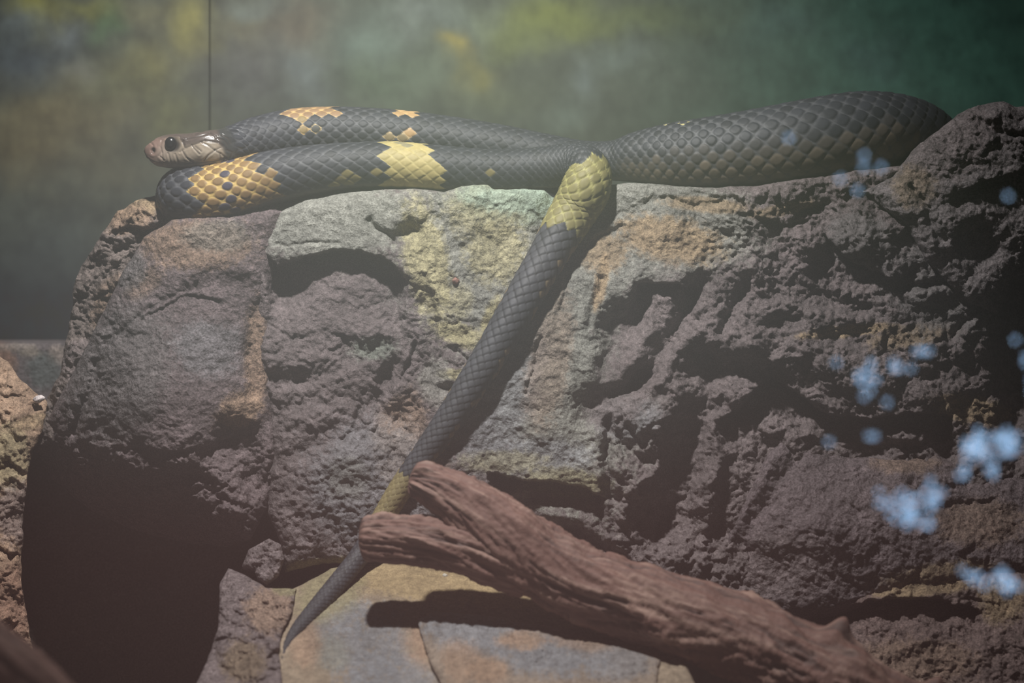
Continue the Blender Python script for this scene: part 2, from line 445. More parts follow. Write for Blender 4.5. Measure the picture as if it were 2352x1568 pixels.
class Feat:
    """relief features on a depth field; all lengths in pixels of 0.5 mm"""
    def __init__(s, u, v, W):
        s.u, s.v, s.W = u, v, W
        s.wu = u + 9 * fbm(u, v, 45, 3, 101); s.wv = v + 9 * fbm(u, v, 45, 3, 111)
        s.wu = s.wu + 5 * fbm(u, v, 14, 3, 121); s.wv = s.wv + 5 * fbm(u, v, 14, 3, 131); s.k = 0.72
    def ledge(s, pts, depth, fade, soft=5, ends=25):
        p = np.array(pts, float)
        vl = np.interp(s.wu, p[:, 0], p[:, 1])
        m_ = sstep(p[0, 0] - 2, p[0, 0] + ends, s.wu) * (1 - sstep(p[-1, 0] - ends, p[-1, 0] + 2, s.wu))
        d = s.wv - vl
        s.W += s.k * depth * m_ * np.where(d > 0, sstep(0, soft, d) * np.exp(-np.maximum(d, 0) / fade), 0)
    def lip(s, pts, depth, fade, ends=25):
        """raised above a line, fading upwards"""
        p = np.array(pts, float)
        vl = np.interp(s.wu, p[:, 0], p[:, 1])
        m_ = sstep(p[0, 0] - 2, p[0, 0] + ends, s.wu) * (1 - sstep(p[-1, 0] - ends, p[-1, 0] + 2, s.wu))
        d = vl - s.wv
        s.W -= depth * m_ * np.where(d > 0, np.exp(-np.maximum(d, 0) / fade), np.exp(np.minimum(d, 0) / 4))
    def pit(s, cx, cy, rx, ry, ang, depth, p=1.5):
        a = math.radians(ang); c, q = math.cos(a), math.sin(a)
        x = (s.wu - cx) * c + (s.wv - cy) * q; y = -(s.wu - cx) * q + (s.wv - cy) * c
        r = (x / rx) ** 2 + (y / ry) ** 2
        s.W += s.k * depth * np.exp(-r ** p)
    def line(s, pts, width, depth, p=2.0):
        best = np.full(s.W.shape, 1e18)
        for (ax, ay), (bx, by) in zip(pts[:-1], pts[1:]):
            dx, dy = bx - ax, by - ay
            t = np.clip(((s.wu - ax) * dx + (s.wv - ay) * dy) / (dx * dx + dy * dy), 0, 1)
            best = np.minimum(best, (s.wu - ax - t * dx) ** 2 + (s.wv - ay - t * dy) ** 2)
        s.W += s.k * depth * np.exp(-(np.sqrt(best) / width) ** p)

ROCKS = {}
def make_rock(name, outline, base_pts, R=60, step=2.6, feat=None, rough=None, color=None, back=420.0, mat=None, amp=6, seed=0,
              label='', cat='rock', facet=(90, 9), detail=3.0, group=None, round_amt=1.0, mask=None):
    ol = fractal_outline(outline, amp, seed=seed)
    lo = ol.min(0) - 2 * step; hi = ol.max(0) + 2 * step
    us = np.arange(lo[0], hi[0], step); vs = np.arange(lo[1], hi[1], step)
    uu, vv = np.meshgrid(us, vs)
    d, cu, cv = poly_dist(uu, vv, ol)
    base = rbf(base_pts)(uu, vv)
    F = Feat(uu, vv, base.copy())
    if feat: feat(F)
    W = F.W
    smooth = W.copy()
    ro = rough(uu, vv) if rough else np.ones(uu.shape)
    wu = uu + 25 * fbm(uu, vv, 90, 3, 200 + seed); wv2 = vv + 25 * fbm(uu, vv, 90, 3, 210 + seed)
    fs, fa = facet
    W = W - ro * fa * facets(wu, wv2, fs, seed + 1) - ro * fa * 0.45 * facets(wu, wv2, fs * 0.37, seed + 2)
    W = W - ro * (detail * 1.6 * fbm(uu, vv, 40, 4, 300 + seed, 0.62, True) + detail * 0.8 * fbm(uu, vv, 11, 3, 310 + seed, 0.6))
    W = W + ro * 1.6 * detail * sstep(0.25, 0.7, fbm(uu, vv, 20, 3, 320 + seed, 0.6))
    W = W - ro * fa * 0.22 * facets(wu, wv2, fs * 0.15, seed + 3)
    tq = 5.0 * fbm(wu, wv2 * 1.25, 120, 4, 330 + seed, 0.55); tf = tq - np.floor(tq)
    W = W - ro * 1.5 * detail * (np.floor(tq) + sstep(0.0, 0.22, tf))
    W = W - ro * 1.0 * detail * np.abs(fbm(uu, vv, 26, 4, 340 + seed, 0.65)) * 2
    dd = np.clip(d, 0, R) / R
    W = W + round_amt * R * (1 - np.sqrt(np.clip(1 - (1 - dd) ** 2, 0, 1)))
    out = d < 0
    pu = np.where(out, cu, uu); pv = np.where(out, cv, vv)
    near = d > -1.45 * step
    kq = near[:-1, :-1] & near[1:, 1:] & near[1:, :-1] & near[:-1, 1:]
    ny, nx = uu.shape
    idx = np.arange(ny * nx).reshape(ny, nx)
    Q = np.stack([idx[:-1, :-1], idx[1:, :-1], idx[1:, 1:], idx[:-1, 1:]], -1)[kq]
    used = np.unique(Q)
    remap = np.full(ny * nx, -1); remap[used] = np.arange(len(used))
    Q = remap[Q]
    P = U(pu, pv, W).reshape(-1, 3)[used]
    cols = (color(uu, vv, W - base) if color else np.zeros(uu.shape + (3,)) + 0.2).reshape(-1, 3)[used]
    # skirt going back from the border
    e = np.concatenate([Q[:, [0, 1]], Q[:, [1, 2]], Q[:, [2, 3]], Q[:, [3, 0]]])
    key = np.sort(e, 1); kk = key[:, 0].astype(np.int64) * len(used) + key[:, 1]
    _, inv, cnt = np.unique(kk, return_inverse=True, return_counts=True)
    be = e[cnt[inv] == 1]
    bv = np.unique(be)
    fl = np.stack([pu.ravel(), pv.ravel(), W.ravel()], 1)[used][bv]
    cen = fl[:, :2].mean(0)
    rings = [bv]; allP = [P]; allC = [cols]; nv = len(P); quads = [Q]
    prevmap = np.full(len(P), -1); prevmap[bv] = bv
    K = 8
    prev = bv.copy()
    for k in range(1, K + 1):
        t = k / K
        wk = fl[:, 2] + (np.maximum(back, fl[:, 2] + 30) - fl[:, 2]) * t
        sh = 0.10 * t * t
        pk = U(fl[:, 0] + (cen[0] - fl[:, 0]) * sh, fl[:, 1] + (cen[1] - fl[:, 1]) * sh + 10 * t, wk)
        allP.append(pk); allC.append(cols[bv])
        cur = nv + np.arange(len(bv)); nv += len(bv)
        ma = np.full(len(P), -1); ma[bv] = prev
        mb = np.full(len(P), -1); mb[bv] = cur
        quads.append(np.stack([ma[be[:, 1]], ma[be[:, 0]], mb[be[:, 0]], mb[be[:, 1]]], 1))
        prev = cur
    o = mesh_np(name, np.concatenate(allP), np.concatenate(quads), mat or M_ROCK, cols=np.concatenate(allC))
    tag(o, label, cat, group)
    ROCKS[name if name not in ROCKS else o.name] = (us, vs, smooth, d, R, round_amt)
    return o

def depth_at(key, u, v):
    us, vs, W, d, R, ra = ROCKS[key]
    i = np.clip(((u - us[0]) / (us[1] - us[0])).astype(int), 0, len(us) - 1); j = np.clip(((v - vs[0]) / (vs[1] - vs[0])).astype(int), 0, len(vs) - 1)
    return W[j, i]

PALE = np.array([.212, .212, .190]); PURP = np.array([.125, .102, .104]); LICH = np.array([.30, .27, .155]); OCHRE = np.array([.28, .205, .125])
DARK = np.array([.105, .097, .098]); EARTH = np.array([.30, .205, .145]); BLUE = np.array([.19, .195, .21]); MINT = np.array([.27, .335, .27])
def patches(u, v, base, pats, seed=0, hard=0.5):
    c = np.zeros(u.shape + (3,)) + base
    nz = fbm(u, v, 60, 5, 400 + seed, 0.65)
    nz2 = fbm(u, v, 25, 4, 430 + seed, 0.65)
    nz3 = fbm(u, v, 12, 3, 440 + seed, 0.7)
    for k, (cx, cy, rx, ry, ang, colr, a, gate) in enumerate(pats):
        t = math.radians(ang); cs, sn = math.cos(t), math.sin(t)
        x = (u - cx) * cs + (v - cy) * sn; y = -(u - cx) * sn + (v - cy) * cs
        q = (x / rx) ** 2 + (y / ry) ** 2
        m_ = np.exp(-q ** 1.5)
        n_ = (nz if k % 2 else nz2) * 0.6 + nz3 * 0.7
        m_ = sstep(gate - 0.3, gate + 0.3, m_ + 0.6 * n_) * a * (m_ > 0.02)
        c = c * (1 - m_[..., None]) + np.array(colr) * m_[..., None]
    c *= (1 + 0.35 * fbm(u, v, 130, 3, 450 + seed) + 0.22 * nz2 + 0.14 * nz3)[..., None]
    return np.clip(c, 0.02, 0.8)

# ---- main outcrop
def f_main(F):
    # overhanging pale slab, left
    F.ledge([(604, 575), (640, 612), (700, 588), (770, 572), (830, 572), (880, 592), (936, 640)], 120, 90, 5)
    F.pit(665, 665, 45, 50, 0, 55); F.pit(880, 620, 60, 16, 25, 40)
    F.line([(850, 508), (880, 535), (905, 552)], 9, 24); F.pit(938, 533, 34, 22, -20, 42)
    F.line([(640, 560), (700, 562), (780, 555)], 4, 8)
    # step down on the left of the pale centre
    x = 985 + 20 * np.sin((F.wv - 640) / 80.0)
    m_ = sstep(620, 700, F.wv) * (1 - sstep(960, 1060, F.wv))
    F.W += 34 * m_ * (1 - sstep(x - 9, x + 9, F.wu)) * np.exp(-np.maximum(x - F.wu, 0) / 170)
    F.pit(670, 870, 70, 26, -12, 40); F.pit(885, 880, 20, 60, 22, 45); F.line([(952, 790), (945, 830), (918, 872)], 6, 22)
    F.pit(790, 800, 60, 30, 10, 22); F.pit(620, 940, 30, 40, 0, 40); F.pit(780, 1010, 60, 50, 0, 16); F.line([(835, 905), (815, 990), (790, 1010)], 8, 16)
    F.pit(720, 960, 60, 25, -30, -18); F.pit(860, 760, 50, 25, 20, -16); F.pit(740, 1120, 110, 140, 0, -26)
    F.line([(1120, 660), (1140, 740), (1090, 790), (1040, 790)], 7, -7); F.line([(1035, 800), (1080, 830), (1120, 815)], 6, 14); F.line([(1040, 520), (1060, 640)], 16, 9)
    F.pit(1025, 890, 22, 12, 0, 18)
    # right of the tail
    F.line([(1345, 560), (1400, 535), (1430, 518)], 9, 16); F.line([(1305, 635), (1290, 710)], 6, 12); F.line([(1385, 640), (1350, 750)], 9, 16)
    F.line([(1240, 780), (1225, 860), (1210, 900)], 5, 14); F.pit(1330, 640, 24, 44, 10, -8)
    F.ledge([(1465, 645), (1500, 648), (1545, 652), (1600, 655)], 85, 34, 4, 12)
    F.pit(1425, 755, 48, 62, 35, 95); F.pit(1475, 690, 22, 50, 15, 80); F.pit(1400, 830, 30, 40, 20, 50)
    F.line([(1610, 648), (1580, 700), (1545, 770), (1480, 860), (1420, 905)], 22, 75); F.pit(1520, 730, 60, 46, -40, 26); F.line([(1500, 700), (1520, 760), (1490, 800)], 14, 18)
    F.line([(1720, 640), (1690, 690), (1660, 760)], 14, 42); F.pit(1375, 930, 60, 45, -50, 55)
    F.pit(1470, 880, 40, 26, -50, 50)
    F.pit(1600, 845, 55, 45, -30, 95); F.pit(1700, 850, 75, 42, 15, 85); F.pit(1640, 900, 30, 60, 0, 50); F.pit(1720, 800, 38, 38, 0, -40)
    F.ledge([(1645, 965), (1700, 935), (1770, 860), (1830, 900), (1900, 948), (1990, 960), (2090, 945), (2190, 950)], 150, 70, 6, 20)
    F.line([(1755, 858), (1830, 905), (1900, 948)], 6, 18)
    F.ledge([(1120, 1082), (1180, 1092), (1260, 1104), (1330, 1112), (1392, 1142)], 110, 80, 5, 15)
    F.pit(1220, 1160, 70, 22, 0, 30); F.pit(1270, 1180, 60, 22, 20, -28)
    F.line([(1398, 960), (1392, 1050), (1400, 1140)], 10, 60)
    F.line([(1400, 980), (1450, 1040), (1490, 1060)], 14, 46); F.line([(1440, 980), (1480, 1020)], 8, 30); F.line([(1440, 1130), (1500, 1090), (1520, 1060)], 8, -24)
    F.pit(1560, 1060, 44, 130, 12, 95); F.pit(1500, 1210, 80, 60, 0, 85); F.pit(1440, 1190, 26, 70, 15, -35); F.pit(1590, 960, 30, 60, 0, 60)
    F.line([(1500, 880), (1440, 900), (1400, 950)], 18, -22); F.line([(1615, 1290), (1625, 1180), (1650, 1080), (1660, 1010)], 16, -30)
    F.pit(1330, 1240, 110, 26, 25, 80)
    # rugged right
    F.ledge([(1890, 530), (1940, 585), (2000, 615), (2060, 640), (2110, 610)], 80, 40, 6, 20); F.pit(2010, 545, 75, 60, 30, -55)
    F.pit(1890, 600, 22, 40, 25, 60); F.pit(1790, 560, 40, 16, 40, 26); F.pit(1860, 690, 70, 16, 10, 34); F.pit(1800, 740, 50, 20, -10, 28); F.pit(1960, 700, 80, 18, 20, 36)
    F.pit(2180, 600, 70, 60, -20, -30); F.line([(2060, 660), (2150, 650), (2250, 620), (2300, 560)], 9, 45); F.pit(2335, 780, 45, 210, 0, 230); F.line([(2250, 700), (2180, 780)], 10, 30)
    F.line([(1690, 455), (1720, 490), (1760, 515)], 7, 22); F.line([(1525, 452), (1580, 470), (1660, 465)], 7, 14); F.pit(1640, 455, 60, 12, 10, 22)
    F.ledge([(1740, 500), (1800, 515), (1860, 500)], 30, 30, 5, 15); F.pit(1960, 850, 100, 60, 0, -30); F.pit(2150, 900, 60, 40, 0, -25); F.pit(2080, 1000, 60, 20, 0, -50)
def r_main(u, v):
    r = 0.55 + 0.9 * sstep(1500, 1750, u + 0.2 * (v - 600)) + 0.9 * sstep(850, 1000, v) * sstep(1330, 1420, u)
    r *= 1 - 0.55 * (1 - sstep(540, 600, v)) * (1 - sstep(900, 960, u))
    r += 0.35 * sstep(700, 800, v) * (1 - sstep(930, 1000, u))
    return np.clip(r, 0.2, 1.5)
def c_main(u, v, rel):
    P = [(760, 505, 190, 95, -5, PALE, 1, .35), (1120, 560, 190, 200, 0, PALE * 1.02, 1, .3), (1330, 720, 190, 420, 8, PALE * .92, 1, .3), (1560, 520, 170, 110, 5, PALE * .9, .9, .35),
         (1180, 460, 130, 60, 0, MINT, .8, .45), (760, 820, 170, 200, 0, PURP, .5, .4),  # mint patch: green of the mirrored veil put into the rock colour
         (980, 600, 60, 170, -12, LICH, .9, .58), (1120, 480, 130, 90, 0, LICH, .75, .72), (1140, 580, 90, 90, 0, LICH, .8, .62), (1060, 770, 70, 30, 20, LICH, .9, .5), (1125, 740, 18, 60, 15, LICH, 1, .4),
         (1050, 690, 50, 60, 0, LICH, .6, .7), (1050, 860, 50, 14, 0, LICH, .8, .5), (920, 980, 60, 90, 30, EARTH * .8, .7, .5), (950, 1080, 90, 40, 0, EARTH * .8, .6, .5), (1000, 880, 40, 60, 0, PALE, .6, .5),
         (1540, 550, 130, 55, 12, OCHRE * .95, .9, .45), (1390, 580, 60, 50, -20, OCHRE * .9, .8, .55), (1380, 650, 16, 70, 10, OCHRE, .9, .45), (1620, 470, 120, 20, 5, OCHRE * .8, .8, .5), (1800, 480, 90, 16, -12, OCHRE * .7, .7, .5),
         (1150, 900, 90, 200, 20, BLUE * .95, .7, .45), (1240, 1050, 130, 50, 0, BLUE * 1.1, .7, .5), (1300, 1110, 110, 40, 5, LICH * .8, .7, .5), (1160, 1060, 120, 30, 0, LICH * .75, .6, .55),
         (1260, 830, 60, 200, 10, EARTH * .75, .5, .6), (1440, 960, 90, 60, 0, BLUE, .6, .5), (860, 1110, 160, 150, 0, BLUE * .85, .6, .42), (800, 1100, 60, 60, 0, PALE * .8, .5, .6), (740, 1300, 110, 22, -4, LICH * .75, .7, .5),
         (1950, 760, 120, 14, -6, OCHRE * .9, .9, .45), (2100, 770, 120, 30, -10, OCHRE * .7, .7, .55), (2230, 940, 100, 36, 10, OCHRE * .7, .8, .5), (860, 800, 60, 30, 0, MINT * .7, .5, .55),
         (1980, 560, 90, 70, 30, DARK * .9, .8, .4), (2200, 650, 160, 120, 0, DARK, .9, .35), (1510, 780, 100, 130, 20, PURP * 1.1, .95, .32), (1420, 900, 70, 110, 25, PURP, .8, .45), (1190, 458, 100, 34, 0, MINT, .85, .4), (1090, 445, 50, 26, 0, MINT, .6, .5)]  # mint along the crest again paints in the veil's green
    return patches(u, v, PURP * (1 - 0.12 * sstep(1700, 2100, u))[..., None], P, 1)  # rock colour also darkens rightwards, painting in the lamp's falloff
MAIN_TOP = [(590, 610), (604, 545), (640, 485), (700, 458), (780, 444), (860, 436), (950, 433), (1020, 441), (1060, 428), (1090, 423), (1120, 426), (1132, 435), (1200, 434),
            (1250, 437), (1268, 452), (1300, 470), (1350, 455), (1395, 428), (1440, 420), (1490, 420), (1560, 429), (1650, 431), (1750, 425), (1850, 411), (1960, 392), (2080, 380), (2200, 350), (2430, 330)]
make_rock('rock_outcrop', MAIN_TOP + [(2430, 1340), (2200, 1400), (1900, 1430), (1600, 1380), (1400, 1350), (1200, 1345), (1000, 1325), (860, 1300), (800, 1292), (740, 1292), (655, 1314),
          (645, 1250), (615, 1180), (622, 1100), (628, 1020), (600, 900), (592, 750)],
          [(600, 480, -40), (900, 430, -72), (1250, 430, -70), (1310, 480, -30), (1500, 430, -80), (1800, 430, -70), (2100, 400, -20), (2400, 400, 20),
           (620, 650, -70), (900, 650, -110), (1250, 650, -100), (1500, 650, -125), (1900, 650, -85), (2400, 650, 10),
           (620, 900, -90), (900, 900, -130), (1250, 900, -150), (1600, 900, -160), (2000, 900, -110), (2400, 900, 0),
           (640, 1200, -130), (900, 1200, -170), (1250, 1150, -190), (1600, 1200, -170), (2000, 1100, -110), (2400, 1200, -60), (700, 1310, -150), (1100, 1330, -200), (1600, 1400, -210), (2300, 1400, -100)],
          R=34, feat=f_main, rough=r_main, color=c_main, amp=5, seed=1, detail=3.2, facet=(95, 13),
          label='big pale grey and purple rock outcrop that the snake lies across', cat='rock', back=430)

# ---- left boulder
def f_left(F):
    F.line([(330, 610), (420, 640), (470, 600), (560, 610)], 26, -16); F.line([(240, 790), (300, 740), (370, 690), (450, 660)], 7, 10)
    F.ledge([(310, 740), (370, 700), (430, 670), (520, 690)], 16, 60, 8)
    F.line([(165, 1000), (205, 900), (225, 830)], 10, 30); F.line([(255, 760), (300, 640), (340, 560)], 12, 18); F.line([(590, 700), (575, 800), (585, 900)], 16, 26)
    F.ledge([(300, 1020), (400, 1035), (500, 1010), (560, 990)], 26, 50, 8); F.pit(545, 1010, 55, 45, 0, 70); F.pit(580, 1080, 26, 60, 0, 60)
    F.line([(330, 1080), (420, 1060), (520, 1100)], 14, -14); F.line([(360, 1130), (450, 1110), (540, 1170)], 12, -14); F.line([(420, 1180), (520, 1190), (570, 1230)], 12, -16)
    F.pit(430, 1090, 60, 12, 15, 22); F.pit(500, 1140, 60, 12, 25, 24); F.pit(400, 880, 160, 130, 0, -34)
    F.W += 150 * sstep(1040, 1240, F.wv - 0.42 * (F.wu - 300)) * (1 - sstep(380, 620, F.wu))
def r_left(u, v):
    return 0.45 + 1.0 * sstep(960, 1080, v) + 0.5 * (1 - sstep(200, 330, u - 0.2 * (900 - v)))
def c_left(u, v, rel):
    P = [(450, 560, 140, 60, 0, EARTH * .62, .8, .45), (500, 540, 90, 40, 0, PALE * .75, .5, .5), (590, 820, 30, 130, 0, EARTH * .75, .8, .45), (550, 940, 60, 40, -30, EARTH * .8, .9, .42), (330, 650, 60, 30, -40, EARTH * .7, .5, .55),
         (300, 620, 40, 50, 0, DARK * 1.05, .8, .45), (270, 860, 120, 180, 20, DARK * 1.0, .7, .45), (480, 800, 90, 70, 0, BLUE * .72, .5, .5)]
    return patches(u, v, PURP * np.array([.88, .84, .86]), P, 2)
make_rock('boulder', [(395, 505), (330, 545), (290, 610), (250, 690), (205, 780), (160, 870), (110, 960), (82, 1030), (120, 1100), (200, 1165), (300, 1215), (420, 1245), (520, 1255), (575, 1238),
          (625, 1150), (640, 1050), (625, 900), (620, 750), (630, 600), (655, 480), (620, 470), (560, 480), (470, 490)],
          [(400, 510, -60), (600, 500, -50), (300, 650, -50), (600, 650, -60), (160, 900, 30), (350, 850, -120), (600, 850, -80), (90, 1030, 90), (300, 1050, -110), (500, 1050, -150), (620, 1050, -100),
           (250, 1180, 10), (420, 1230, -90), (560, 1230, -120)],
          R=46, feat=f_left, rough=r_left, color=c_left, amp=5, seed=2, detail=3.0, facet=(80, 9), mat=M_ROCKC,
          label='dark rounded purple-grey boulder under the coiled end of the snake, above the cave', cat='boulder', back=180)

# ---- shoulder behind it
def c_sh(u, v, rel):
    return patches(u, v, DARK * np.array([1.25, 1.1, 1.0]), [(310, 480, 60, 26, -10, OCHRE * .95, .9, .4), (290, 500, 60, 40, 0, EARTH * .8, .8, .45), (250, 700, 40, 80, 20, EARTH * .6, .7, .5), (200, 830, 90, 60, 0, PURP, .6, .5)], 3)
def f_sh(F):
    F.ledge([(240, 540), (290, 515), (340, 525), (380, 510)], 46, 26, 6); F.pit(300, 560, 40, 14, -20, 30); F.pit(220, 620, 30, 40, 30, 26); F.line([(240, 640), (300, 600), (340, 590)], 10, 24); F.pit(200, 720, 24, 60, 10, 30)
make_rock('boulder', [(358, 447), (312, 462), (270, 484), (255, 512), (232, 534), (216, 570), (186, 612), (170, 650), (166, 700), (152, 780), (135, 860), (85, 960), (75, 1040), (300, 1040), (480, 800), (500, 520), (430, 460)],
          [(360, 450, 60), (260, 500, 70), (170, 680, 90), (400, 600, 40), (150, 900, 80), (80, 1000, 120), (300, 900, 40)],
          R=40, feat=f_sh, color=c_sh, amp=8, seed=3, detail=4.2, facet=(60, 13), mat=M_ROCKC, rough=lambda u, v: np.full(u.shape, 1.3),
          label='crumbly dark brown rock shoulder rising behind the rounded boulder at the snake head end', cat='rock', back=420)

# ---- crag top right
def c_crag(u, v, rel):
    return patches(u, v, DARK * np.array([1.05, 1.0, 1.02]), [(2180, 330, 120, 80, -30, PURP * .95, .6, .4), (2100, 430, 60, 60, 0, OCHRE * .45, .6, .6)], 4)
def f_crag(F):
    F.ledge([(2180, 440), (2240, 420), (2310, 400), (2400, 380)], 70, 60, 6); F.line([(2095, 430), (2130, 480), (2160, 560)], 8, 26); F.pit(2290, 260, 40, 20, 0, -24); F.line([(2240, 270), (2290, 300), (2400, 320)], 8, 22)
    F.pit(2250, 560, 50, 40, 0, 50); F.pit(2200, 500, 50, 30, -30, -20)
make_rock('boulder', [(1975, 440), (2050, 405), (2092, 348), (2150, 302), (2200, 262), (2245, 240), (2305, 233), (2335, 245), (2440, 235), (2440, 620), (2330, 640), (2290, 720), (2215, 690), (2130, 600), (2080, 520), (2020, 470)],
          [(2000, 440, -60), (2150, 310, -90), (2300, 240, -90), (2430, 300, -70), (2100, 480, -100), (2300, 500, -90), (2280, 700, -60), (2430, 600, 0)],
          R=42, feat=f_crag, color=c_crag, amp=6, seed=4, detail=3.4, facet=(85, 13), mat=M_ROCKC, rough=lambda u, v: np.full(u.shape, 1.0),
          label='dark grey crag that hides the end of the thick snake body', cat='rock', back=200)

# ---- lower right boulder and the ledge below it
def c_lr(u, v, rel):
    return patches(u, v, PURP * np.array([.82, .80, .84]), [(1800, 1300, 160, 80, 0, PURP * 1.15, .7, .45), (2150, 1320, 140, 30, -8, OCHRE * .6, .8, .5), (2250, 1200, 120, 60, 0, EARTH * .5, .6, .5), (2080, 1060, 90, 30, 0, EARTH * .55, .6, .5)], 5)
def f_lr(F):
    F.line([(1800, 1010), (1750, 1100), (1700, 1190), (1650, 1290)], 12, -16); F.line([(1830, 1050), (1780, 1120), (1730, 1200), (1690, 1290)], 18, 22)
    F.pit(1950, 1180, 150, 110, -20, -30); F.line([(2100, 1110), (2170, 1130), (2260, 1090)], 12, 20); F.ledge([(2060, 1190), (2160, 1150), (2300, 1140)], 24, 50, 8)
make_rock('boulder', [(1635, 1300), (1680, 1190), (1735, 1085), (1785, 1008), (1850, 1012), (1950, 1042), (2050, 1056), (2150, 1044), (2250, 1085), (2440, 1110), (2440, 1345), (2250, 1340), (2100, 1365), (1950, 1405), (1850, 1430), (1750, 1410), (1650, 1345)],
          [(1650, 1300, -160), (1790, 1020, -150), (1950, 1060, -120), (2200, 1090, -110), (2430, 1130, -80), (1850, 1200, -225), (2100, 1220, -215), (2400, 1250, -150), (1750, 1400, -210), (2000, 1390, -215), (2300, 1330, -190)],
          R=50, feat=f_lr, color=c_lr, amp=6, seed=5, detail=3.0, facet=(75, 9), mat=M_ROCKC, rough=lambda u, v: np.full(u.shape, 0.8),
          label='broad purple-brown boulder below the dark horizontal crevice', cat='boulder', back=-20)
def c_br(u, v, rel):
    return patches(u, v, PURP * np.array([.98, .86, .80]), [(2120, 1350, 130, 22, -6, OCHRE * .75, .9, .45), (2300, 1380, 60, 60, 0, OCHRE * .7, .8, .5), (2100, 1520, 160, 60, 0, EARTH * .6, .6, .5)], 6)
def f_br(F):
    F.ledge([(1870, 1420), (1960, 1385), (2060, 1370), (2160, 1375), (2260, 1400)], 90, 45, 6); F.lip([(1870, 1418), (1960, 1383), (2060, 1366), (2160, 1372)], 16, 14)
    F.line([(2040, 1500), (2120, 1470), (2200, 1430)], 12, -14)
make_rock('boulder', [(1815, 1462), (1880, 1412), (1985, 1352), (2080, 1318), (2200, 1300), (2300, 1312), (2440, 1290), (2440, 1650), (1900, 1650), (1830, 1560)],
          [(1850, 1450, -210), (2080, 1330, -200), (2400, 1300, -180), (1900, 1600, -330), (2150, 1480, -270), (2400, 1600, -340)],
          R=30, feat=f_br, color=c_br, amp=7, seed=6, detail=3.4, facet=(70, 11), mat=M_ROCKC, rough=lambda u, v: np.full(u.shape, 1.0),
          label='brown ledge rock with an ochre streak, beside the thick end of the driftwood', cat='rock', back=-60)

# ---- floor slab, plate, rough block, flake
def c_slab(u, v, rel):
    P = [(900, 1560, 160, 90, 0, BLUE, .9, .75), (780, 1430, 110, 80, -30, BLUE * .95, .9, .8), (1000, 1330, 200, 50, 3, np.array([.36, .27, .15]), .9, .35), (760, 1360, 90, 60, -35, LICH * .95, .7, .45), (850, 1480, 140, 120, -20, BLUE * 1.0, .9, .72), (760, 1500, 60, 60, 0, PALE, .8, .72), (1000, 1470, 90, 80, 0, EARTH * 1.05, .9, .66), (700, 1480, 50, 80, 0, EARTH, .8, .7), (1180, 1360, 150, 40, 5, np.array([.36, .27, .15]), .9, .4)]
    return patches(u, v, np.array([.285, .225, .165]), P, 7) * .84
make_rock('rock_slab', [(650, 1362), (690, 1345), (760, 1305), (900, 1288), (1100, 1300), (1300, 1330), (1480, 1400), (1560, 1500), (1640, 1650), (600, 1650), (618, 1540), (612, 1450)],
          [(600, 1350, -275), (760, 1310, -212), (900, 1290, -190), (1100, 1302, -205), (1300, 1330, -250), (1480, 1400, -372), (1560, 1500, -548), (500, 1500, -540), (500, 1640, -780), (900, 1380, -340), (900, 1460, -482), (1200, 1400, -376), (900, 1640, -798), (1200, 1500, -552), (1500, 1640, -798)],
          R=14, color=c_slab, amp=4, seed=7, detail=2.3, facet=(110, 13), mat=M_SLAB, rough=lambda u, v: np.full(u.shape, 0.6),
          feat=lambda F: (F.line([(680, 1420), (720, 1480), (700, 1540)], 10, 8), F.ledge([(800, 1330), (860, 1325), (930, 1310)], 8, 12, 4), F.pit(620, 1480, 14, 40, -25, 30)),
          label='tilted sandy orange and grey stone slab under the tail tip', cat='rock', back=-60)
def c_plate(u, v, rel):
    return patches(u, v, np.array([.25, .20, .16]), [(1080, 1450, 160, 60, 8, BLUE * 1.1, .95, .66), (1250, 1500, 200, 70, 5, BLUE * 1.05, .95, .7), (1120, 1540, 60, 40, 0, EARTH * 1.1, .95, .66), (1200, 1470, 70, 30, 0, EARTH * 1.1, .9, .66), (1420, 1520, 90, 50, 0, BLUE * 1.1, .7, .55), (1060, 1520, 60, 60, 0, EARTH, .7, .6), (1330, 1470, 90, 30, 10, EARTH, .6, .6)], 8) * .88
make_rock('rock_slab', [(960, 1424), (1000, 1404), (1100, 1412), (1200, 1430), (1300, 1442), (1420, 1482), (1516, 1516), (1500, 1650), (1050, 1650), (1005, 1560), (975, 1490)],
          [(960, 1420, -440), (1200, 1430, -458), (1510, 1515, -604), (1000, 1640, -830), (1500, 1640, -826), (1250, 1540, -650), (1000, 1500, -580)],
          R=16, color=c_plate, amp=5, seed=8, detail=2.8, facet=(70, 12), mat=M_SLAB, rough=lambda u, v: np.full(u.shape, 0.8),
          feat=lambda F: (F.line([(1080, 1440), (1130, 1455), (1180, 1470)], 6, 10), F.line([(985, 1420), (1000, 1480), (1030, 1540)], 14, -8)),
          label='blue-grey stone plate with rusty orange blotches, in front of the sandy slab', cat='rock', back=-400)
def c_blk(u, v, rel):
    return patches(u, v, PURP * 1.15, [(620, 1400, 60, 60, 0, EARTH * .8, .7, .45), (560, 1520, 60, 60, 0, OCHRE * .6, .7, .55), (660, 1350, 40, 20, 0, LICH * .8, .8, .5)], 9)
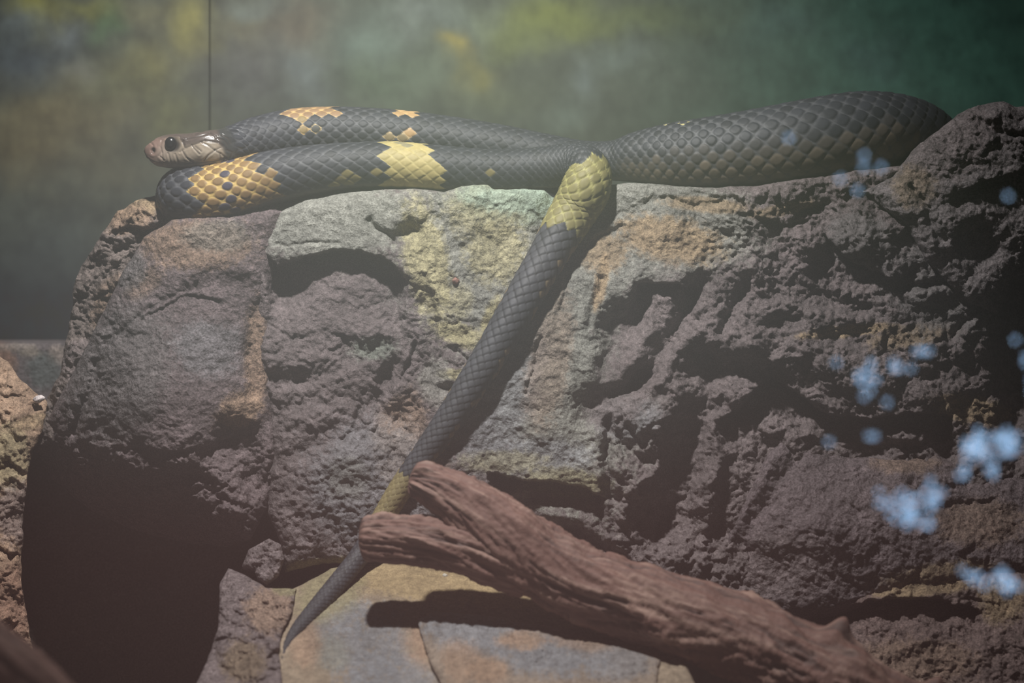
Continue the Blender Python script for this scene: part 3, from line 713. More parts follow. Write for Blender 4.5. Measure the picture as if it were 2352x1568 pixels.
make_rock('rock_block', [(505, 1335), (525, 1306), (560, 1318), (610, 1350), (680, 1352), (672, 1400), (650, 1450), (640, 1500), (650, 1560), (640, 1650), (405, 1650), (465, 1540), (500, 1450)],
          [(520, 1320, -250), (670, 1350, -315), (640, 1480, -548), (500, 1480, -470), (420, 1640, -700), (630, 1640, -825), (560, 1400, -400)],
          R=30, color=c_blk, amp=6, seed=9, detail=4.0, facet=(45, 10), mat=M_ROCKC, rough=lambda u, v: np.full(u.shape, 1.2),
          feat=lambda F: (F.pit(610, 1500, 16, 40, -20, 40), F.line([(640, 1500), (670, 1540), (690, 1580)], 9, 24), F.pit(560, 1420, 20, 40, 0, 20)),
          label='pitted purple-brown rock block between the dark cave and the sandy slab', cat='rock', back=0)
make_rock('rock_flake', [(556, 1300), (572, 1262), (618, 1238), (645, 1250), (652, 1285), (640, 1318), (612, 1342), (590, 1330), (585, 1308)],
          [(560, 1300, -190), (640, 1250, -185), (610, 1330, -215)], R=22, step=2.5, color=lambda u, v, r: patches(u, v, PURP * 1.2, [], 10), amp=5, seed=10, detail=3.0, facet=(30, 7), mat=M_ROCKC,
          label='small jagged grey flake wedged over the rock block beside the cave', cat='rock', back=-60)

# ---- earth bank at the left, cave back
def c_earth(u, v, rel):
    return patches(u, v, EARTH * .95, [(30, 900, 80, 60, 0, EARTH * 1.25, .7, .45), (20, 1050, 60, 90, 0, LICH * .8, .6, .55), (40, 1180, 60, 80, 0, PURP * 1.1, .7, .5), (20, 1400, 60, 120, 0, np.array([.26, .15, .11]), .7, .5), (70, 970, 50, 20, -20, OCHRE, .7, .5)], 11)
make_rock('earth_bank', [(-120, 800), (-20, 806), (18, 830), (48, 872), (78, 898), (110, 925), (100, 985), (72, 1040), (60, 1110), (52, 1210), (48, 1330), (66, 1430), (75, 1500), (66, 1650), (-120, 1650)],
          [(-100, 800, 150), (50, 870, 120), (100, 930, 90), (-50, 1000, 20), (60, 1100, 20), (-80, 1300, -60), (50, 1300, -10), (-80, 1640, -160), (60, 1600, -100)],
          R=26, color=c_earth, amp=8, seed=11, detail=4.0, facet=(50, 10), mat=M_EARTH, rough=lambda u, v: np.full(u.shape, 1.1), feat=lambda F: (F.ledge([(-40, 1080), (20, 1050), (70, 1100)], 20, 24), F.ledge([(-30, 1240), (20, 1265), (60, 1270)], 36, 20), F.pit(20, 1130, 20, 40, 20, 16)),
          label='crusty orange-brown earth bank at the side of the cave', cat='rock', back=330)
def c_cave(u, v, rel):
    return patches(u, v, np.array([.05, .04, .035]), [(120, 1300, 80, 120, 0, np.array([.065, .054, .05]), .7, .5)], 12)  # cave shade painted into the colour, to mute light reaching the rock
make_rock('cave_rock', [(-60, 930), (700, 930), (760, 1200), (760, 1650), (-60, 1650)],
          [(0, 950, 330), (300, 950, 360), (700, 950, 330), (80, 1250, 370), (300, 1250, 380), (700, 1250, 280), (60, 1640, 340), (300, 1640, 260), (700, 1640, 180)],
          R=10, step=6, color=c_cave, amp=3, seed=12, detail=4, facet=(90, 14), mat=M_ROCKC, label='rock wall inside the cave, its shade put into the colour', cat='rock', back=420)

# ------------------------------------------------------------------ rusty ledge under the mural, pebble
def ribbon(name, us, rows, mat, cols_fn, parent=None):
    """rows: list of functions u -> (v, w)"""
    P = []; Cc = []
    for r in rows:
        v, w_ = r(us)
        P.append(U(us, v, w_)); Cc.append(cols_fn(us, v))
    n = len(us); idx = np.arange(n * len(rows)).reshape(len(rows), n)
    Q = np.stack([idx[:-1, :-1], idx[1:, :-1], idx[1:, 1:], idx[:-1, 1:]], -1).reshape(-1, 4)
    return mesh_np(name, np.concatenate(P), Q, mat, parent, cols=np.concatenate(Cc))
def rust(u, v):
    return patches(u, v, np.array([.10, .085, .09]), [(0, 830, 40, 50, 0, np.array([.20, .12, .09]), .9, .45), (70, 810, 30, 12, 0, np.array([.22, .19, .16]), .9, .5), (130, 815, 24, 26, 0, np.array([.24, .20, .18]), .9, .5), (100, 850, 40, 40, 0, np.array([.07, .085, .085]), .8, .4), (30, 796, 60, 8, 0, np.array([.2, .17, .15]), .8, .5)], 13)
us = np.arange(-200, 420, 3.0)
led = ribbon('metal_ledge', us, [lambda u: (np.full(u.shape, 780.0), np.full(u.shape, 760.0)), lambda u: (788 + 1.0 * fbm(u, u * 0, 30, 3, 5), np.full(u.shape, 560.0)), lambda u: (791 + 1.2 * fbm(u, u * 0, 20, 3, 6), np.full(u.shape, 552.0))] +
             [(lambda u, k=k: (791 + k * 10.0, np.full(u.shape, 552.0) + 1.5 * fbm(u, u * 0 + k * 10, 25, 3, 8))) for k in range(1, 22)], M_EARTH, rust)
tag(led, 'rusty flaking metal ledge under the mural, behind the earth bank', 'ledge')

def blob_mesh(name, u, v, wpx, r, col, mat, squash=(1.0, 0.6, 0.7), rot=0.3, seed=0, parent=None):
    n, m_ = 20, 12
    V = []; 
    for j in range(m_ + 1):
        th = math.pi * j / m_
        for i in range(n):
            ph = 2 * math.pi * i / n
            p = np.array([math.sin(th) * math.cos(ph), math.sin(th) * math.sin(ph), math.cos(th)])
            k = 1 + 0.22 * float(perlin(p[0] * 1.3 + seed, p[1] * 1.3 + p[2], seed + 3))
            V.append(p * k * squash)
    V = np.array(V) * r * S
    c_, s_ = math.cos(rot), math.sin(rot)
    V = np.stack([V[:, 0] * c_ + V[:, 2] * s_, V[:, 1], -V[:, 0] * s_ + V[:, 2] * c_], 1) + U(u, v, wpx)
    idx = np.arange(n * (m_ + 1)).reshape(m_ + 1, n)
    Q = np.stack([idx[:-1], np.roll(idx[:-1], -1, 1), np.roll(idx[1:], -1, 1), idx[1:]], -1).reshape(-1, 4)
    return mesh_np(name, V, Q, mat, parent, cols=np.zeros((len(V), 3)) + col)
tag(blob_mesh('pebble', 89, 916, 75, 14, (.62, .55, .55), M_SLAB, (1.0, .7, .62), -0.3, 2), 'small smooth whitish pebble on the earth bank', 'pebble')

_d = lambda k, u, v: float(depth_at(k, np.array([float(u)]), np.array([float(v)]))[0])
tag(blob_mesh('pebble', 1022, 1322, _d('rock_slab', 1022, 1322) - 3, 6, (.55, .52, .46), M_SLAB, (1, .8, .8), .4, 5), 'tiny pale stone crumb on the sandy slab under the driftwood', 'pebble')
tag(blob_mesh('pebble', 1047, 645, _d('rock_outcrop', 1047, 645) - 8, 8, (.26, .14, .11), M_SLAB, (1, .8, .9), .2, 7), 'tiny reddish stone stuck to the pale yellowish rock face', 'pebble')

# ------------------------------------------------------------------ tube helper
def catmull(keys, n):
    k = np.array(keys, float)
    k = np.concatenate([[2 * k[0] - k[1]], k, [2 * k[-1] - k[-2]]])
    m_ = len(k) - 3
    t = np.linspace(0, m_, n); i = np.minimum(t.astype(int), m_ - 1); f = (t - i)[:, None]
    p0, p1, p2, p3 = k[i], k[i + 1], k[i + 2], k[i + 3]
    # monotone-ish tangents
    m1 = 0.5 * (p2 - p0); m2 = 0.5 * (p3 - p1)
    f2, f3 = f * f, f * f * f
    return (2 * f3 - 3 * f2 + 1) * p1 + (f3 - 2 * f2 + f) * m1 + (-2 * f3 + 3 * f2) * p2 + (f3 - f2) * m2, t

# ------------------------------------------------------------------ the snake
# keys: u, v, w, r(half height), half width factor, dorsal (right, up, forward), scale pitch px, stretch
def K(u, v, w_, r, wf=1.0, d=(0, 1, 0), pitch=33, st=0.0):
    return (u, v, w_, r, wf) + tuple(d) + (pitch, st)
keysH = [K(333, 347, 20, 7, 1.0), K(337, 347, 20, 14, 1.0), K(346, 348, 20, 23, .95), K(360, 349, 20, 31, .92), K(385, 347, 20, 36.5, .95), K(410, 346, 20, 38, 1.05), K(440, 345.5, 21, 39, 1.15), K(470, 343, 24, 41, 1.22), K(500, 340, 30, 42, 1.2, (0, 1, 0), 24, .7), K(525, 336, 40, 43, 1.1, (0, 1, 0), 24, .7)]
dB = (0, .93, -.35)
keysB = [K(550, 330, 58, 46, 1.05, dB, 26, .6), K(600, 320, 90, 53, 1.05, dB, 32, .2), K(680, 309, 118, 58, 1.05, dB, 33, .5), K(780, 305, 130, 58, 1.05, dB, 33, .5), K(900, 311, 132, 58, 1.05, dB, 32, .4), K(1020, 322, 128, 55, 1.05, dB, 32, .1),
         K(1140, 338, 118, 52, 1.05, dB, 31), K(1250, 356, 108, 48, 1.05, dB, 28), K(1340, 368, 100, 44, 1.05, (0, 1, -.2), 18), K(1410, 371, 86, 48, 1.05, (0, 1, -.15), 15, .1), K(1470, 364, 62, 62, 1.0, (0, 1, -.15), 20, .5), K(1540, 361, 42, 76, 1.0, (0, 1, -.15), 27, .8),
         K(1620, 357, 26, 84, 1.0, (0, 1, -.15), 33, .8), K(1710, 348, 16, 90, 1.0, (0, 1, -.15), 38, .6), K(1800, 336, 14, 95, 1.0, (0, 1, -.15), 40, .35), K(1890, 321, 24, 97, 1.0, (0, 1, -.1), 40, .3), K(1975, 307, 56, 95, 1.0, (0, 1, 0), 38, .3),
         K(2050, 304, 108, 88, 1.0, (0, 1, 0), 36, .2), K(2110, 316, 180, 80, 1.0, (0, 1, 0), 34), K(2140, 345, 260, 72, 1.0, (0, 1, 0), 34), K(2110, 395, 330, 64, 1, (0, 1, 0), 34), K(2020, 440, 340, 58, 1, (0, 1, 0), 34)]
keysX = [K(1800, 490, 290, 54, 1), K(1500, 490, 220, 52, 1), K(1200, 445, 165, 54, 1), K(900, 430, 155, 54, 1), K(650, 432, 155, 56, 1), K(520, 436, 152, 60, 1)]
dF = (0, 1, -.12)
keysF = [K(455, 442, 132, 64, 1, dF, 26, 1), K(428, 450, 78, 67, 1, dF, 26, 1), K(446, 453, 22, 69, 1, dF, 26, 1), K(500, 447, 0, 68, 1, dF, 31, .95), K(560, 431, -4, 67, 1, dF, 33, .8), K(620, 412, -4, 64, 1, dF, 34, .35), K(700, 396, -4, 60, 1, dF, 34, .1),
         K(800, 384, -2, 56, 1, dF, 34, 0), K(900, 381, 0, 55, 1, dF, 33, 0), K(1000, 388, 2, 54, 1, dF, 31, 0), K(1100, 394, 4, 52, 1, dF, 28, 0), K(1190, 393, 2, 50, 1, dF, 24, 0), K(1262, 386, -6, 50, 1, (0, 1, -.3), 17, 0)]
keysT = [K(1318, 378, -22, 50, 1, (.25, .9, -.7), 12, 0), K(1350, 392, -54, 50, 1, (.35, .35, -1), 14, 0), K(1346, 432, -70, 52, 1.05, (-.1, .15, -1), 24, .5), K(1322, 478, -64, 50, 1.05, (-.35, .1, -1), 27, .3)]
tl = [(1292, 528, 46), (1258, 588, 41), (1225, 645, 40), (1180, 722, 38), (1135, 800, 36), (1085, 880, 33.5), (1035, 958, 31), (985, 1030, 28), (945, 1085, 26), (912, 1135, 25), (880, 1188, 23.5), (850, 1238, 22), (815, 1290, 21), (770, 1345, 20.5), (725, 1397, 18.5), (686, 1442, 15), (662, 1476, 9), (652, 1500, 4.5), (649, 1512, 2)]
tw = []
for (u, v, r) in tl:
    ks = []
    for a in (-.6, 0, .6):
        for b_ in (-.6, 0, .6):
            uu_, vv_ = np.array([u + a * r]), np.array([v + b_ * r])
            if v < 1270: ks.append(float(depth_at('rock_outcrop', uu_, vv_)[0]))
            else: ks.append(float(depth_at('rock_slab', uu_, vv_)[0]))
    tw.append(np.median(ks) - (0.5 if v < 1000 else 0.68) * r - 4)
tw = np.array(tw)
tw[12] = 0.5 * (tw[11] + tw[13])
for _ in range(2):
    tw[1:-1] = np.minimum(0.25 * tw[:-2] + 0.5 * tw[1:-1] + 0.25 * tw[2:], tw[1:-1] + 6)
for (u, v, r), w_ in zip(tl, tw):
    keysT.append(K(u, v, w_, r, 1.06, (-.42, .1, -1), max(15, r * .66), .12))
keys = keysH + keysB + keysX + keysF + keysT
nH, nB, nX, nF, nT = map(len, (keysH, keysB, keysX, keysF, keysT))
dense, tk = catmull(keys, 9000)
dense[:, 3] = np.maximum(dense[:, 3], 1.5)
PW = U(dense[:, 0], dense[:, 1], dense[:, 2])
seg = np.linalg.norm(np.diff(PW, axis=0), axis=1) / S
arc = np.concatenate([[0], np.cumsum(seg)])
# sampling density: finer on the head, coarse on the hidden strand
def arc_key(i): return float(np.interp(i, tk, arc))
aH = arc_key(nH); aX0 = arc_key(nH + nB - 1.5); aX1 = arc_key(nH + nB + nX - 1.2); aT0 = arc_key(nH + nB + nX + nF)
samp = np.concatenate([np.arange(0.2, aH, 1.4), np.arange(aH, aX0, 2.8), np.arange(aX0, aX1, 9.0), np.arange(aX1, arc[-1], 2.5), [arc[-1]]])
Q_ = np.stack([np.interp(samp, arc, dense[:, k]) for k in range(dense.shape[1])], 1)
PC = np.stack([np.interp(samp, arc, PW[:, k]) for k in range(3)], 1)
T = np.gradient(PC, axis=0); T /= np.linalg.norm(T, axis=1)[:, None]
# smooth tangents a little
for _ in range(6):
    T[1:-1] = (T[:-2] + 2 * T[1:-1] + T[2:]) / 4; T /= np.linalg.norm(T, axis=1)[:, None]
dor = Q_[:, 5:6] * RIGHT + Q_[:, 6:7] * UP + Q_[:, 7:8] * FWD
DN = dor - (dor * T).sum(1)[:, None] * T; DN /= np.linalg.norm(DN, axis=1)[:, None]
BN = np.cross(T, DN)          # lateral
persp = (D + Q_[:, 2] * S) / D
NR = 216
phi = np.linspace(0, 2 * math.pi, NR, endpoint=False)     # 0 = dorsal
n = len(samp)
r = Q_[:, 3] * S * persp
wf = Q_[:, 4]
A, PH = np.meshgrid(samp, phi, indexing='ij')
cosp, sinp = np.cos(PH), np.sin(PH)
pitch = Q_[:, 8]; stretch = Q_[:, 9]
bl = np.concatenate([[0], np.cumsum(np.diff(samp) / (0.5 * (pitch[1:] + pitch[:-1])))])
BL = np.repeat(bl[:, None], NR, 1)
head_m = 1 - sstep(aH - 44, aH - 22, A)
uC = np.repeat(Q_[:, 0:1], NR, 1); vC = np.repeat(Q_[:, 1:2], NR, 1)
# rows of scales: 18 around the body, 12 around the tail
def lattice(BLv, PHv, NRW, jit=True):
    a = PHv / (2 * math.pi) * NRW
    best = np.full(a.shape, 9.0); ca = np.zeros(a.shape); cb = np.zeros(a.shape); da = np.zeros(a.shape); db = np.zeros(a.shape)
    i0 = np.floor(a)
    for di in (-1, 0, 1, 2):
        ia = i0 + di
        off = 0.5 * (np.mod(ia, 2))
        for dk in (0, 1):
            kb = np.floor(BLv - off) + dk + off
            x = BLv - kb; y = a - ia
            m_ = 2 * np.abs(x) * 0.92 + np.abs(y)
            t = m_ < best
            best = np.where(t, m_, best); ca = np.where(t, np.mod(ia, NRW), ca); cb = np.where(t, kb, cb); da = np.where(t, y, da); db = np.where(t, x, db)
    return best, ca, cb, da, db
tailm = sstep(aT0 + 20, aT0 + 21, A)
L1 = lattice(BL, PH, 28); L2 = lattice(BL, PH, 20)
tb = tailm > 0.5
mbest, ca, cb, da, db = [np.where(tb, y, x) for x, y in zip(L1, L2)]
NRWv = np.where(tb, 20.0, 28.0)
phc = ca / NRWv * 2 * math.pi
angd = np.abs((PH + math.pi) % (2 * math.pi) - math.pi)            # angle from dorsal
angc = np.abs((phc + math.pi) % (2 * math.pi) - math.pi)
sC = np.interp(cb, bl, samp)                                         # arc position of the scale centre
rnd = (np.sin(ca * 127.1 + np.round(cb * 2) * 311.7) * 43758.5453) % 1.0
st = np.repeat(stretch[:, None], NR, 1)
# round, set-apart scales where skin is stretched; tight overlapping lozenges elsewhere
qo = np.sqrt((db / 0.40) ** 2 + (da / 0.74) ** 2)
oval = 1 - sstep(0.68, 0.98, qo)
loz = 1 - np.clip(mbest, 0, 1) ** 6
tight = loz * (0.55 + 0.75 * db)
hgt = (1 - st) * tight + st * (0.25 * loz + 0.85 * oval * (0.85 + 0.3 * db))
mq = ((2 * np.abs(db) * 0.92) ** 1.3 + np.abs(da) ** 1.3) ** (1 / 1.3)
scale_fill = (1 - st) * (1 - sstep(0.74, 0.88, mq)) + st * (1 - sstep(0.80, 0.96, qo))
# belly shields
belly = sstep(math.radians(128), math.radians(136), angd)
bp_ = np.abs((BL * 1.0) % 1.0 - 0.5) * 2
hgt = hgt * (1 - belly) + belly * (0.6 - 0.6 * bp_ ** 6)
amp_r = np.repeat((0.036 * Q_[:, 3] + 0.5)[:, None], NR, 1) * np.where(A > aT0, 1.7, 1.0)
disp = hgt * amp_r * (1 - head_m)

# colours
DKS = np.array([.024, .026, .033]); SKN = np.array([.082, .085, .094]); BRS = np.array([.20, .125, .05]); YSK = np.array([.52, .37, .13]); PYS = np.array([.36, .30, .125]); PYK = np.array([.45, .39, .17])
def s_at(k0, k1, u=None, v=None):
    m_ = (tk >= k0) & (tk <= k1)
    x = dense[m_, 0] if u is not None else dense[m_, 1]
    t = u if u is not None else v
    return float(arc[m_][np.argmin(np.abs(x - t))])
kB0 = nH; kB1 = nH + nB - 1; kF0 = nH + nB + nX; kF1 = kF0 + nF - 1; kT0 = kF0 + nF; kT1 = len(keys) - 1
cs_dark = DKS * (0.8 + 0.5 * rnd)[..., None]
scol = cs_dark.copy(); kcol = np.zeros(A.shape + (3,)) + SKN
def band(c0, c1, edge, sc_col, sk_col, amin=0, amax=180, prob=1.0, skinpad=0.0):
    global scol, kcol
    j = (rnd - 0.5) * edge
    am = (angc >= math.radians(amin)) & (angc <= math.radians(amax)) & (((rnd * 7.31) % 1.0) < prob)
    m_ = (sC > c0 + j) & (sC < c1 + j) & am
    scol = np.where(m_[..., None], sc_col * (0.85 + 0.3 * rnd)[..., None], scol)
    ms = m_ if skinpad == 0 else ((A > c0 - skinpad) & (A < c1 + skinpad) & (angd > math.radians(amin) - .1) & (angd < math.radians(amax) + .1)) | m_
    kcol = np.where(ms[..., None], np.array(sk_col), kcol)
    return m_
f = lambda u: s_at(kF0 + 2, kF1, u=u)
g_ = lambda u: s_at(kB0, kB0 + 9, u=u)
h_ = lambda u: s_at(kB0 + 9, kB0 + 17, u=u)
band(f(474), f(600), 18, BRS, YSK)
mid = (np.abs(sC - (f(535) + 10 * np.sin(angc * 5))) < 13) & (((rnd * 5.77) % 1) < .6)
scol = np.where(mid[..., None], np.array([.045, .04, .06]), scol)
band(f(600), f(650), 30, BRS * .9, YSK * .7, 75, 180)
band(f(884), f(985), 14, PYS, PYK, 0, 180)
band(f(960), f(1020), 14, PYS, PYK * .9, 72, 180)
mid = (np.abs(sC - f(930)) < 14) & (((rnd * 5.77) % 1) < .45) & (angc < 1.2)
scol = np.where(mid[..., None], np.array([.22, .20, .12]), scol)
band(f(760), f(880), 10, PYS * .55, SKN, 98, 130, .5)
band(f(1128), f(1150), 2, PYS * .55, SKN, 84, 96, 1.0)
band(g_(655), g_(770), 20, np.array([.24, .15, .08]), np.array([.56, .38, .16]), 0, 26)
band(g_(665), g_(695), 10, np.array([.22, .16, .07]), np.array([.5, .34, .14]), 26, 110, .75)
band(g_(725), g_(750), 10, np.array([.05, .05, .045]), np.array([.55, .42, .2]), 26, 100, .4)
band(g_(905), g_(960), 14, np.array([.40, .26, .12]), np.array([.55, .37, .16]), 0, 22)
band(g_(890), g_(960), 14, np.array([.22, .17, .09]), np.array([.5, .38, .2]), 66, 110, .3)
band(g_(945), g_(965), 14, np.array([.40, .26, .12]), np.array([.5, .36, .2]), 40, 66, .7)
for _c in (1530, 1560, 1590): band(h_(_c), h_(_c + 16), 8, DKS * 1.4, np.array([.5, .45, .2]), 0, 18)
rb = sstep(h_(1400), h_(1480), A) * (1 - sstep(h_(2040), h_(2090), A)) * sstep(math.radians(72), math.radians(118), angc + 0.35 * (rnd - .5))
scol = scol * (1 - rb[..., None]) + (np.array([.112, .090, .066]) * (0.8 + .4 * rnd)[..., None]) * rb[..., None]
kcol = kcol * (1 - .35 * rb[..., None])
ty0 = s_at(kT0, kT1, v=405); 
tdist = s_at(kT0 + 1, kT1, v=396); tend = s_at(kT0 + 1, kT1, v=536)
bnd = band(tdist, tend, 6, np.array([.19, .17, .068]), np.array([.40, .38, .15]), 0, 180)
# slanting edge of the tail band: dark reaches further up on the left flank
side = np.sin(phc)      # lateral side of the scale
t1 = s_at(kT0 + 1, kT1, v=1098); t2 = s_at(kT0 + 1, kT1, v=1200)
band(t1, t2, 8, np.array([.19, .155, .075]), np.array([.38, .33, .17]), 0, 180)
m_ = (sC > tend) & (angc > 1.25) & (angc < 2.0) & (((rnd * 3.17) % 1) < .34) & ((sC < t1))
scol = np.where(m_[..., None], np.array([.20, .15, .085]), scol)
m_ = (A > tend)
m2_ = m_ & ~((sC > t1) & (sC < t2)); kcol = np.where(m2_[..., None], np.array([.018, .018, .021]), kcol)
scol = np.where((m2_ & (scol.sum(-1) < .2))[..., None], np.array([.046, .048, .056]) * (0.75 + .5 * rnd)[..., None], scol)
sfl = scale_fill[..., None]
colr = scol * sfl + kcol * (1 - sfl)
# belly colour
bcol = np.where(((scol.sum(-1) > .5))[..., None], scol, np.array([.06, .052, .045]))
colr = colr * (1 - belly[..., None]) + bcol * belly[..., None]
gloss = np.full(A.shape, 0.58)

# ---- head sculpt: cross-section, lines between shields, mouth, nostril, brow
hm = head_m
# coordinates of each head vertex before sculpting
rr = np.repeat(r[:, None], NR, 1); wfv = np.repeat(wf[:, None], NR, 1)
# squarer cross section on the head (flat crown, upright cheeks)
ex = 1 - 0.28 * hm
cy = np.sign(cosp) * np.abs(cosp) ** ex; cx = np.sign(sinp) * np.abs(sinp) ** ex
# flatten slightly where the body rests
body_flat = np.where(cosp < -0.75, -0.75 + (cosp + 0.75) * 0.55, cosp)
cy = np.where(hm > 0.5, cy, body_flat)
HB = np.repeat(np.interp(samp, [0, arc_key(3), arc_key(9)], [.9, 1.0, 1.0])[:, None], NR, 1)
OFF = (cy * rr * HB)[..., None] * DN[:, None, :] + (cx * rr * wfv)[..., None] * BN[:, None, :]
POS = PC[:, None, :] + OFF
NRM = OFF / (np.linalg.norm(OFF, axis=2)[..., None] + 1e-9)
# screen-like side coordinates of the head: along the head and height, in pixels
rel = POS - CAM
dep = rel @ FWD
hu = FW / 2 + FPX * (rel @ RIGHT) / dep; hv = FH / 2 - FPX * (rel @ UP) / dep
hsel = hm > 0.02
hu_, hv_ = hu[hsel], hv[hsel]
def ldist(x, y, pts):
    best = np.full(x.shape, 1e9)
    for (ax, ay), (bx, by) in zip(pts[:-1], pts[1:]):
        dx, dy = bx - ax, by - ay
        t = np.clip(((x - ax) * dx + (y - ay) * dy) / (dx * dx + dy * dy), 0, 1)
        best = np.minimum(best, np.hypot(x - ax - t * dx, y - ay - t * dy))
    return best
lines = [[(340, 366), (352, 375), (372, 379), (410, 378), (450, 375), (490, 371), (520, 363)],            # mouth
         [(372, 352), (374, 378)], [(386, 352), (392, 375)], [(402, 354), (409, 374)], [(418, 345), (428, 362), (445, 374)], [(413, 349), (425, 340), (446, 332), (462, 326), (470, 323)],
         [(370, 348), (366, 358), (376, 368)], [(388, 315), (372, 322), (368, 336), (372, 350)], [(440, 333), (448, 343), (458, 353)], [(448, 335), (462, 347)], [(462, 326), (482, 336), (493, 345)], [(493, 345), (478, 356), (468, 368)],
         [(493, 345), (505, 352), (507, 364)], [(470, 323), (500, 327), (514, 335)], [(493, 345), (514, 335), (522, 345)], [(427, 320), (450, 315), (470, 309), (482, 305)], [(427, 320), (420, 326), (425, 340)],
         [(482, 305), (495, 312), (500, 327)], [(414, 316), (428, 318)], [(376, 318), (392, 314), (412, 313), (424, 318)], [(448, 309), (456, 305), (468, 300)], [(345, 326), (352, 335), (348, 345)], [(500, 318), (514, 322), (522, 333)], [(510, 310), (524, 318), (530, 330)], [(520, 345), (534, 350), (530, 362)], [(507, 352), (516, 360), (514, 370)]]
gd = np.zeros(hu_.shape); gline = np.full(hu_.shape, 1e9)
for i, ln in enumerate(lines):
    d_ = ldist(hu_, hv_, ln)
    gd += (-2.2 if i == 0 else -1.3) * np.exp(-(d_ / (2.2 if i == 0 else 1.8)) ** 2)
    gline = np.minimum(gline, d_)
sidew = np.abs(sinp[hsel])
gd += 0.5 * np.exp(-((gline - 4.5) / 2.5) ** 2)
gd += -6.0 * np.exp(-(((hu_ - 352) / 4.0) ** 2 + ((hv_ - 347) / 6.5) ** 2) ** 1.5) + 1.2 * np.exp(-((np.hypot(hu_ - 352, hv_ - 347) - 10) / 4) ** 2)     # nostril
gd += -4.0 * np.exp(-(np.hypot(hu_ - 398, hv_ - 333) / 14) ** 4)                                                # eye socket
gd += 3.2 * np.exp(-(ldist(hu_, hv_, [(378, 320), (392, 315), (410, 314), (425, 320)]) / 4.0) ** 2)            # brow
gd += 4.0 * np.exp(-(((hu_ - 470) / 34) ** 2 + ((hv_ - 350) / 18) ** 2))                                      # cheek
gd += 1.6 * np.exp(-(ldist(hu_, hv_, [(352, 383), (400, 384), (470, 380)]) / 6) ** 2)
disp[hsel] = disp[hsel] + gd * hm[hsel]
# head colours
TAN = np.array([.26, .215, .165]); SNO = np.array([.175, .115, .095]); TOP = np.array([.075, .058, .050]); CRM = np.array([.33, .29, .23])
hc_ = np.zeros(hu_.shape + (3,)) + TAN
t_ = (1 - sstep(352, 400, hu_ + 0.4 * (hv_ - 345)))[:, None]; hc_ = hc_ * (1 - t_) + SNO * t_
up_line = np.interp(hu_, [330, 372, 385, 412, 424, 446, 470, 500, 520], [326, 320, 316, 317, 336, 330, 323, 329, 345])
t_ = (1 - sstep(-4, 5, hv_ - up_line))[:, None] * sstep(345, 385, hu_)[:, None]; hc_ = hc_ * (1 - t_) + TOP * t_
t_ = (np.exp(-(((hu_ - 478) / 26) ** 2 + ((hv_ - 356) / 13) ** 2)) * .7)[:, None]; hc_ = hc_ * (1 - t_) + CRM * t_
t_ = (np.exp(-(((hu_ - 380) / 20) ** 2 + ((hv_ - 350) / 18) ** 2)) * .5)[:, None]; hc_ = hc_ * (1 - t_) + np.array([.30, .25, .21]) * t_
t_ = sstep(506, 520, hu_ + 0.3 * (345 - hv_))[:, None]; hc_ = hc_ * (1 - t_) + np.array([.035, .036, .035]) * t_
t_ = (0.75 * np.exp(-(gline / 1.5) ** 2) * sstep(395, 430, hu_))[:, None]; hc_ = hc_ * (1 - t_) + np.array([.05, .04, .035]) * t_
t_ = np.exp(-(((hu_ - 352) / 4.0) ** 2 + ((hv_ - 347) / 6.5) ** 2))[:, None]; hc_ = hc_ * (1 - t_) + np.array([.03, .015, .012]) * t_
t_ = np.exp(-(np.hypot(hu_ - 398, hv_ - 333) / 17) ** 6)[:, None]; hc_ = hc_ * (1 - t_) + np.array([.02, .018, .018]) * t_
hmv = hm[hsel][:, None]
colr[hsel] = colr[hsel] * (1 - hmv) + hc_ * hmv
gloss[hsel] = gloss[hsel] * (1 - hm[hsel]) + 0.27 * hm[hsel]
gm = np.exp(-((hu - 528) / 22) ** 2) * (A < aH + 60)
gloss = gloss * (1 - gm) + 0.22 * gm
POS = POS + NRM * (disp * S)[..., None]
verts = POS.reshape(-1, 3)
idx = np.arange(n * NR).reshape(n, NR)
Qd = np.stack([idx[:-1], idx[1:], np.roll(idx[1:], -1, 1), np.roll(idx[:-1], -1, 1)], -1).reshape(-1, 4)
tip0 = len(verts); verts = np.concatenate([verts, [PC[0] - T[0] * 0.0015, PC[-1] + T[-1] * 0.002]])
tris = [(tip0, idx[0, i], idx[0, (i + 1) % NR]) for i in range(NR)] + [(tip0 + 1, idx[-1, (i + 1) % NR], idx[-1, i]) for i in range(NR)]
cols = np.concatenate([colr.reshape(-1, 3), colr[0, :1], colr[-1, :1]])
gl_ = np.concatenate([gloss.ravel(), gloss[0, :1], gloss[-1, :1]])
snake = empty('snake', tuple(U(900, 440, 40)))
tag(snake, 'black and yellow banded snake lying coiled over the rock with its tail hanging down', 'snake')
body = mesh_np('body', verts, Qd, M_SKIN, snake, cols=np.clip(cols, 0.005, 1), tris=tris, attrs={'gloss': gl_})
